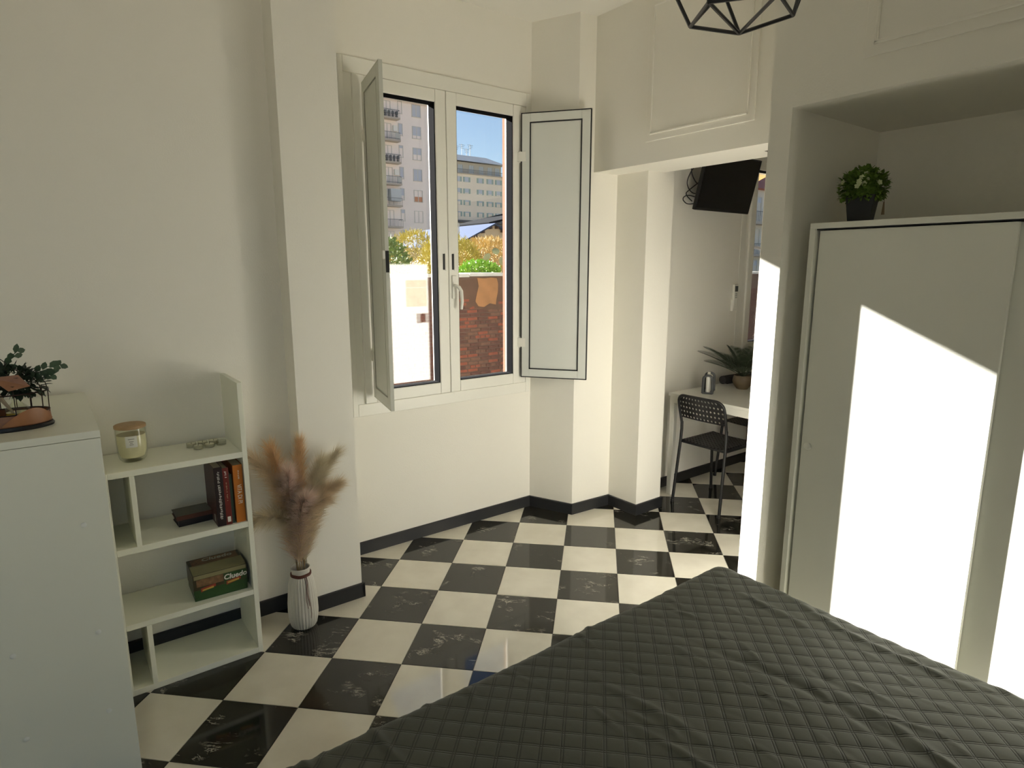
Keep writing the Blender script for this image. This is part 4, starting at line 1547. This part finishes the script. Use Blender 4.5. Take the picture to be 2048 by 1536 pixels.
def brick_mesh(l_, m):
    me = bpy.data.meshes.new('brick')
    c = .008
    a, b_ = l_ / 2 - .007, bh / 2 - .006
    v = [(0, -a, -b_), (0, a, -b_), (0, a, b_), (0, -a, b_), (.020, -a + c, -b_ + c), (.020, a - c, -b_ + c), (.020, a - c, b_ - c), (.020, -a + c, b_ - c)]
    f = [(4, 5, 6, 7)] + [(k, (k + 1) % 4, 4 + (k + 1) % 4, 4 + k) for k in range(4)]
    me.from_pydata(v, [], f)
    me.materials.append(m)
    return me


bms = [[brick_mesh(l_, m) for m in M_br] for l_ in (bln, bln / 2)]
cnt = 0
R_ = random.Random(3)
rest = MB()
for row in range(int(WT_ / bh) - 1):
    zc = (row + .5) * bh
    header = row % 2
    l_ = bln / 2 if header and row % 4 == 1 else bln
    yy = -14 + (bln / 4 if header else 0)
    while yy < 14 - l_:
        yc = yy + l_ / 2
        wy, wz = yc + 9.0, zc + GZ
        seen = 5.55 < wy < 7.45 and -.75 < wz < .98
        if seen and cnt < 300:
            i_ = 0 if R_.random() < .5 else (1 if R_.random() < .55 else 2)
            o = bpy.data.objects.new('brick', bms[1 if l_ < bln else 0][i_])
            C.objects.link(o)
            o.parent = bwall
            o.location = (R_.uniform(-.010, .001), yc, zc)
            o.rotation_euler = (R_.uniform(-.03, .03), 0, R_.uniform(-.03, .03))
            cnt += 1
        elif zc < WT_ - .45 and wz > -1.6:
            a, b_ = l_ / 2 - .007, bh / 2 - .006
            x_ = .014 + R_.uniform(-.006, .004)
            rest.add([(x_, yc - a, zc - b_), (x_, yc + a, zc - b_), (x_, yc + a, zc + b_), (x_, yc - a, zc + b_),
                      (0, yc - a, zc - b_), (0, yc + a, zc - b_), (0, yc + a, zc + b_), (0, yc - a, zc + b_)],
                     [(0, 1, 2, 3), (4, 5, 1, 0), (5, 6, 2, 1), (6, 7, 3, 2), (7, 4, 0, 3)])
        yy += l_
rest.build('brickwork', M_br[0], bwall, kind='stuff')


# shrubs behind the wall
def shrub(label, c, rad, n, m, ln, wd_, seed, up=.3, cat='shrub', drop=True):
    R_ = np.random.default_rng(seed)
    t = thing('shrub', label, cat, (c[0], c[1], GZ))
    mb = MB()
    cz = c[2] - GZ
    for k in range(n):
        u = R_.normal(size=3)
        u /= np.linalg.norm(u)
        rr = R_.uniform(.55, 1.0) ** .5
        p = Vector((u[0] * rad[0] * rr, u[1] * rad[1] * rr, cz + u[2] * rad[2] * rr))
        d = Vector(u) * .6 + Vector(R_.normal(size=3)) * .6 + Vector((0, 0, up))
        leaf_geo(mb, p, d, Vector(R_.normal(size=3)), ln * R_.uniform(.6, 1.3), wd_ * R_.uniform(.7, 1.3))
    mb.build('foliage', m, t)
    tr_ = MB()
    for k in range(7):
        x, y = R_.uniform(-.3, .3) * rad[0], R_.uniform(-.6, .6) * rad[1]
        tr_.tube([(x * .3, y * .5, 0), (x * .6, y * .8, cz * .6), (x, y, cz + rad[2] * .4)], [.03, .02, .006], 5)
    tr_.build('stems', mat('shrub_stem', (.12, .085, .05), .9), t)
    return t


M_sy = mat('yellow_green_leaf', (.40, .34, .06), .7, var=.4, vscale=8)
M_sy2 = mat('straw_leaf', (.45, .32, .11), .7, var=.35, vscale=8)
M_sg = mat('dark_green_leaf', (.12, .19, .035), .7, var=.4, vscale=8)
M_sb = mat('bright_green_leaf', (.22, .40, .04), .6, var=.35, vscale=10)
shrub('yellow-green wispy shrub above the brick wall, seen through the right pane', (-11.5, 8.0, 1.75), (.9, .75, .62), 3200, M_sy, .16, .022, 21, .5)
shrub('straw-coloured shrub at the right of the right pane', (-12.0, 9.7, 1.75), (.9, .8, .62), 2600, M_sy2, .16, .02, 22, .5)
shrub('wispy yellow shrub seen through the left pane beside the mullion', (-13.6, 8.1, 1.95), (.9, .72, .66), 2600, M_sy, .16, .02, 23, .5)
shrub('dark green shrub seen through the left pane next to the open shutter', (-11.0, 5.7, 1.72), (.8, .75, .62), 2600, M_sg, .11, .05, 24, .1)
shrub('bright green creeper spilling over the coping of the brick wall', (-8.9, 7.15, 1.48), (.35, .52, .26), 1500, M_sb, .085, .05, 25, .2)
shrub('light green sprig standing taller than the dark shrub in the left pane', (-9.6, 5.05, 2.2), (.22, .2, .30), 260, M_sb, .10, .05, 26, .2)
shrub('brownish shrub in front of the shed', (-14.0, 10.9, 1.9), (.9, 1.2, .6), 2200, M_sy2, .18, .02, 27, .5)

# prickly pear with pale glinting pads
cpz = thing('prickly_pear', 'prickly pear with flat pads among the shrubs', 'cactus', (-9.9, 8.25, GZ))
M_pad = mat('cactus_pad', (.26, .28, .15), .5, var=.2, vscale=10)
for k, (y, z, s_, a_) in enumerate(((.0, 4.80, .15, .2), (.22, 4.95, .14, -.5), (-.15, 5.05, .13, .5), (.38, 4.75, .15, .8), (.55, 5.05, .16, -.2), (.10, 5.20, .11, .1))):
    MB().lathe([(.001, -.02), (.6, -.018), (1, 0), (.6, .018), (.001, .02)], 18, sx=s_ * .72, sy=s_).xf(Matrix.Translation((.1 * math.sin(k * 2), y, z)) @ Matrix.Rotation(a_, 4, 'X') @ Matrix.Rotation(PI / 2 + .35 * math.sin(k), 4, 'Y')).build('cactus_pad', M_pad, cpz, smooth=True)
MB().tube([(0, .2, 0), (0, .2, 3.4), (0, .15, 4.8)], [.12, .10, .05], 8).build('cactus_trunk', M_pad, cpz, smooth=True)

# shed with a metal roof
shd = thing('garden_shed', 'beige gabled shed with a bluish metal roof behind the shrubs', 'shed', (-32, 23.9, GZ))
M_shw = mat('beige_render', (.62, .50, .35), .9, var=.12, vscale=1.5)
M_shr = mat('bluish_metal_roof', (.060, .080, .135), .8, spec=.05, var=.08, vscale=2)
rz_, ez = 4.50 - GZ, 3.30 - GZ
mb = MB()
gp = [(-2.6, 0), (1.9, 0), (1.9, ez + .25), (0, rz_ - .1), (-2.6, ez - .05)]
mb.add([(0, y, z) for y, z in gp] + [(-9, y, z) for y, z in gp], [(0, 1, 2, 3, 4), (9, 8, 7, 6, 5)] + [(k, 5 + k, 5 + (k + 1) % 5, (k + 1) % 5) for k in range(5)])
mb.build('shed_wall', M_shw, shd)
for (y0, z0, y1, z1) in ((0, rz_, -3.0, ez - .22), (0, rz_, 2.3, ez + .10)):
    mb = MB()
    mb.add([(.35, y0, z0), (.35, y1, z1), (-9.3, y1, z1), (-9.3, y0, z0), (.35, y0, z0 - .1), (.35, y1, z1 - .1), (-9.3, y1, z1 - .1), (-9.3, y0, z0 - .1)],
           [(0, 3, 2, 1), (4, 5, 6, 7), (0, 1, 5, 4), (1, 2, 6, 5), (2, 3, 7, 6), (3, 0, 4, 7)])
    mb.build('roof_slope', M_shr, shd)
rf = MB()
for k in range(5):
    f_ = .1 + k * .2
    rf.box(.0, .33, -3 * f_ - .06, -3 * f_ + .06, rz_ + (ez - .22 - rz_) * f_ - .24, rz_ + (ez - .22 - rz_) * f_ - .1)
    rf.box(.0, .33, 2.3 * f_ - .06, 2.3 * f_ + .06, rz_ + (ez + .1 - rz_) * f_ - .24, rz_ + (ez + .1 - rz_) * f_ - .1)
rf.build('rafter_ends', mat('dark_timber', (.09, .05, .035), .8), shd)
MB().tube([(.1, -2.7, 0), (.1, -2.7, 7.6)], .035, 6).build('pole', mat('pale_pole', (.5, .5, .47), .6), shd)

s2_ = thing('dark_outbuilding', 'dark low outbuilding with a slanted roof right of the shed gable', 'outbuilding', (-44, 33.5, GZ))
M_dk = mat('dark_cladding', (.05, .055, .06), .8, var=.3, vscale=1)
B(-6, 0, -1.3, 6, 0, 8.6).build('walls', M_dk, s2_)
mb = MB()
mb.add([(.5, -1.8, 8.75), (.5, 6.3, 10.6), (-6.5, 6.3, 10.6), (-6.5, -1.8, 8.75), (.5, -1.8, 8.55), (.5, 6.3, 10.4), (-6.5, 6.3, 10.4), (-6.5, -1.8, 8.55)],
       [(0, 1, 2, 3), (7, 6, 5, 4), (4, 5, 1, 0), (5, 6, 2, 1), (6, 7, 3, 2), (7, 4, 0, 3)])
mb.build('roof', mat('dark_roof', (.016, .017, .020), 1.0, spec=.02), s2_)
B(0, .05, 1.0, 2.2, 5.8, 8.2).build('window', mat('outbuilding_glass', (.20, .27, .32), .2), s2_)


# apartment tower
def facade_window(parent, x, y, z, w_, h_, mpane, shutterf=0.0, mull=True, warm=False):
    f = MB()
    t_ = .07
    f.box(x - .05, x + .06, y - w_ / 2 - t_, y - w_ / 2, z - t_, z + h_ + t_).box(x - .05, x + .06, y + w_ / 2, y + w_ / 2 + t_, z - t_, z + h_ + t_)
    f.box(x - .05, x + .06, y - w_ / 2, y + w_ / 2, z + h_, z + h_ + t_).box(x - .05, x + .10, y - w_ / 2 - .1, y + w_ / 2 + .1, z - t_, z)
    if mull:
        f.box(x - .08, x + .02, y - .05, y + .05, z, z + h_)
    o = f.build('window', M_wfr, parent)
    B(x - .10, x - .04, y - w_ / 2, y + w_ / 2, z, z + h_).build('pane', mpane, o)
    if shutterf > 0:
        B(x - .03, x + .01, y - w_ / 2, y + w_ / 2, z + h_ * (1 - shutterf), z + h_).build('roller_blind', M_blind, o)
    if warm:
        B(x - .035, x - .005, y - w_ / 2, y + w_ / 2, z, z + h_ * .45).build('curtain', mat('orange_curtain', (.55, .25, .14), .8), o)
    return o


M_wfr = mat('facade_window_frame', (.55, .55, .52), .6)
M_pane1 = mat('facade_pane', (.10, .14, .20), .15)
M_pane2 = mat('facade_pane_pale', (.45, .50, .55), .4)
M_blind = mat('facade_blind', (.47, .52, .62), .7)
M_tow = mat('pinkish_render', (.86, .79, .76), .9, var=.05, vscale=.5)
TX = -85
tw = thing('apartment_tower', 'tall pinkish-grey apartment block with balconies, seen through the left pane', 'building', (TX, 45, GZ))
TTOP = 25.75 - GZ
B(-14, 0, -18, 7.0, 0, TTOP).build('facade', M_tow, tw)
B(-14.6, .9, -18.5, 7.6, TTOP, TTOP + .35).build('cornice', mat('cornice_grey', (.38, .36, .36), .8), tw)
mb = MB()
mb.add([(.9, -18.5, TTOP + .35), (.9, 7.6, TTOP + .35), (-14.6, 7.6, TTOP + .35), (-14.6, -18.5, TTOP + .35), (-7, -15, TTOP + 3.6), (-7, 3, TTOP + 3.6)],
       [(0, 1, 5, 4), (1, 2, 5), (2, 3, 4, 5), (3, 0, 4)])
mb.build('roof', mat('mauve_roof', (.30, .27, .28), .8, var=.15, vscale=.8), tw)
M_bal = mat('balcony_slab', (.42, .38, .34), .85)
M_rail = mat('balcony_rail', (.10, .11, .13), .6)
M_balp = mat('balcony_panel', (.50, .52, .52), .7)
for k in range(9):
    zf = 23.85 - 3.07 * k - GZ            # window sill level
    if zf < .5:
        break
    facade_window(tw, .02, 2.55, zf, 1.35, 1.65, M_pane2 if k not in (4, 5) else M_pane1, shutterf=(.97, .75, .55, .97, 0, 0, .6, .9, .5)[k], mull=True, warm=(k == 4))
    facade_window(tw, .02, -.15, zf + .15, .55, 1.6, M_pane2, shutterf=(.0, .9, .2, .9, .6, .3, .5, 0, 0)[k], mull=False)
    facade_window(tw, .02, 5.2, zf, 1.2, 1.6, M_pane1, shutterf=.5)
    # balcony with door, slab, railing
    facade_window(tw, .02, -2.3, zf - .75, 1.15, 2.3, M_pane1 if k % 2 else M_pane2, mull=True)
    facade_window(tw, .02, -7.5, zf, 1.35, 1.65, M_pane1, shutterf=.6)
    bal = B(0, 1.25, -4.4, -.75, zf - 1.02, zf - .78).build('balcony', M_bal, tw)
    rl = MB()
    rl.box(1.17, 1.21, -4.35, -.80, zf + .18, zf + .24).box(.0, 1.2, -.84, -.80, zf + .18, zf + .24)
    if k in (1, 3):
        rl.box(1.17, 1.20, -4.35, -.80, zf - .66, zf - .60)
        B(1.15, 1.20, -1.5, -.82, zf - .75, zf + .15).build('balcony_panel', M_balp, bal)
    for i in range(15):
        yb_ = -4.3 + i * .25
        rl.box(1.18, 1.20, yb_ - .02, yb_ + .02, zf - .78, zf + .2)
    rl.build('railing', M_rail, bal)
    if k in (1, 3):
        B(.02, .40, -1.45, -.75, zf + .55, zf + 1.35).build('air_conditioner', mat('unit_white', (.75, .75, .72), .5), bal)
    if k == 4:
        B(.2, 1.2, -4.2, -3.2, zf - .2, zf + 1.5).build('glazed_veranda', M_pane2, bal)
        B(.2, 1.2, -2.6, -.9, zf - .2, zf + 1.5).build('glazed_veranda', M_pane2, bal)
    if k in (0, 2):
        for i in range(5):
            MB().lathe([(.001, 0), (.15, 0), (.2, .3), (.001, .3)], 8, c=(1.0, -3.6 + i * .6, zf - .78)).lathe([(.001, .3), (.25, .45), (.2, .8), (.001, .95)], 8, c=(1.0, -3.6 + i * .6, zf - .78)).build('planter', M_rail, bal)

# long apartment block further away
ob = thing('apartment_block', 'cream apartment block with rows of green shutters and a grey roof, right pane', 'building', (-170, 116, GZ))
M_cream = mat('cream_render', (.82, .72, .60), .9, var=.05, vscale=.3)
M_gsh = mat('green_shutter', (.30, .40, .37), .7)
M_roofg = mat('grey_slate_roof', (.40, .43, .47), .8, var=.2, vscale=.5)
OT = 34.6 - GZ
B(-14, 0, -40, 10.5, 0, OT - 3.6).build('facade', M_cream, ob)
B(-14, -1.2, -40, 10.2, OT - 3.6, OT).build('attic_storey', mat('attic_render', (.50, .46, .40), .9), ob)
B(-14, .6, -40.2, 11.0, OT - 3.8, OT - 3.55).build('balcony_slab', M_bal, ob)
mb = MB()
mb.add([(.9, -41, OT), (.9, 11.2, OT), (-15, 11.2, OT), (-15, -41, OT), (-6, -38, OT + 3.0), (-6, 7.5, OT + 3.0)],
       [(0, 1, 5, 4), (1, 2, 5), (2, 3, 4, 5), (3, 0, 4)])
mb.build('roof', M_roofg, ob)
rl = MB()
rl.box(.5, .56, -40, 10.9, OT - 2.5, OT - 2.4)
for i in range(100):
    yb_ = -40 + i * .51
    rl.box(.5, .55, yb_, yb_ + .08, OT - 3.55, OT - 2.4)
rl.build('railing', M_rail, ob)
for y in (-9.2, -5.8, -1.6, 2.2, 5.6, 8.6):
    facade_window(ob, -1.15, y, OT - 3.3, 1.7, 2.4, M_pane2, mull=True)
for rr_ in range(6):
    zw = OT - 6.2 - rr_ * 3.55
    for y in (-14.2, -11.2, -7.4, -4.2, 1.0, 4.8, 8.2):
        o = facade_window(ob, .02, y, zw, 1.35, 1.5, M_pane2 if rr_ < 2 else M_pane1, shutterf=(.95, .8, .3, .2, .4, .5)[rr_])
        B(0, .09, y - 1.35, y - .75, zw, zw + 1.5).build('side_shutter', M_gsh, o)
        B(0, .09, y + .75, y + 1.35, zw, zw + 1.5).build('side_shutter', M_gsh, o)
low = OT - 17.8
B(.0, 3.0, -40, 11, low - 1.0, low - .4).build('canopy_roof', mat('dark_canopy', (.10, .10, .11), .8), ob)
for y in (-6.5, 1.2):
    B(3.0, 3.2, y - 2.6, y + 2.6, low - 3.6, low - 2.8).build('strip_sign', mat('pale_strip', (.6, .6, .57), .6), ob)
B(.0, 2.9, -40, 11, low - 8, low - 2.4).build('shop_storey', mat('shop_dark', (.10, .11, .12), .8, var=.4, vscale=.4), ob)
an = MB()
for y, hh in ((-6.4, 4.6), (-4.2, 2.8), (-2.0, 3.4), (1.2, 3.6), (-.2, 2.2)):
    an.tube([(-6, y, OT + 2.6), (-6, y, OT + 3.0 + hh)], .09, 5)
    for i in range(3):
        an.box(-6.05, -5.95, y - 1.1 + .2 * i, y + 1.1 - .2 * i, OT + 2.7 + hh - .5 * i, OT + 2.8 + hh - .5 * i)
an.build('aerials', mat('aerial_grey', (.22, .24, .26), .6), ob)

# house seen through the kitchen window
kb = thing('white_house', 'white house with balconies and a red roof seen through the kitchen window', 'building', (-30, 50, GZ))
M_kw = mat('white_render', (.62, .60, .56), .9, var=.05, vscale=.5)
B(-10, 0, -9, 12, 0, 11.6).build('facade', M_kw, kb)
mb = MB()
mb.add([(.8, -9.6, 11.6), (.8, 12.6, 11.6), (-10.8, 12.6, 11.6), (-10.8, -9.6, 11.6), (-5, -9.6, 14.4), (-5, 12.6, 14.4)],
       [(0, 1, 5, 4), (1, 2, 5), (2, 3, 4, 5), (3, 0, 4), (0, 3, 2, 1)])
mb.build('roof', mat('red_tile_roof', (.42, .12, .09), .8, var=.2, vscale=1), kb)
for fl_k in range(4):
    z = 1.2 + fl_k * 2.75
    for y in (-7, -4.4, -1.6, 1.4, 4.4, 7.4, 10.4):
        facade_window(kb, .02, y, z, 1.1, 1.5, M_pane1, shutterf=.3 * (fl_k % 2))
    bal = B(0, 1.1, -3.2, 3.2, z - .9, z - .7).build('balcony', M_bal, kb)
    rl = MB().box(1.02, 1.06, -3.2, 3.2, z + .15, z + .2)
    for i in range(26):
        rl.box(1.03, 1.05, -3.2 + i * .25, -3.17 + i * .25, z - .7, z + .2)
    rl.build('railing', M_rail, bal)

aw = thing('added_sun_awning', 'added ochre awning holding sun off the outside of the kitchen window', 'awning', (-.76, 4.3, 2.62))  # awning added to cut the sun entering the kitchen
M_aw = mat('ochre_canvas', (.50, .34, .14), .9, var=.05)
MB().add([(0, -1.0, 0), (0, 1.0, 0), (-1.45, 1.0, -.55), (-1.45, -1.0, -.55), (0, -1.0, -.01), (0, 1.0, -.01), (-1.45, 1.0, -.56), (-1.45, -1.0, -.56)],
         [(0, 3, 2, 1), (4, 5, 6, 7), (0, 1, 5, 4), (1, 2, 6, 5), (2, 3, 7, 6), (3, 0, 4, 7)]).build('canvas', M_aw, aw)
B(-1.47, -1.45, -1.0, 1.0, -.70, -.53).build('valance', M_aw, aw)
for y in (-.98, .98):
    MB().tube([(0, y, -.9), (-.8, y, -.72), (-1.44, y, -.57)], .018, 8).build('arm', M_rail, aw)
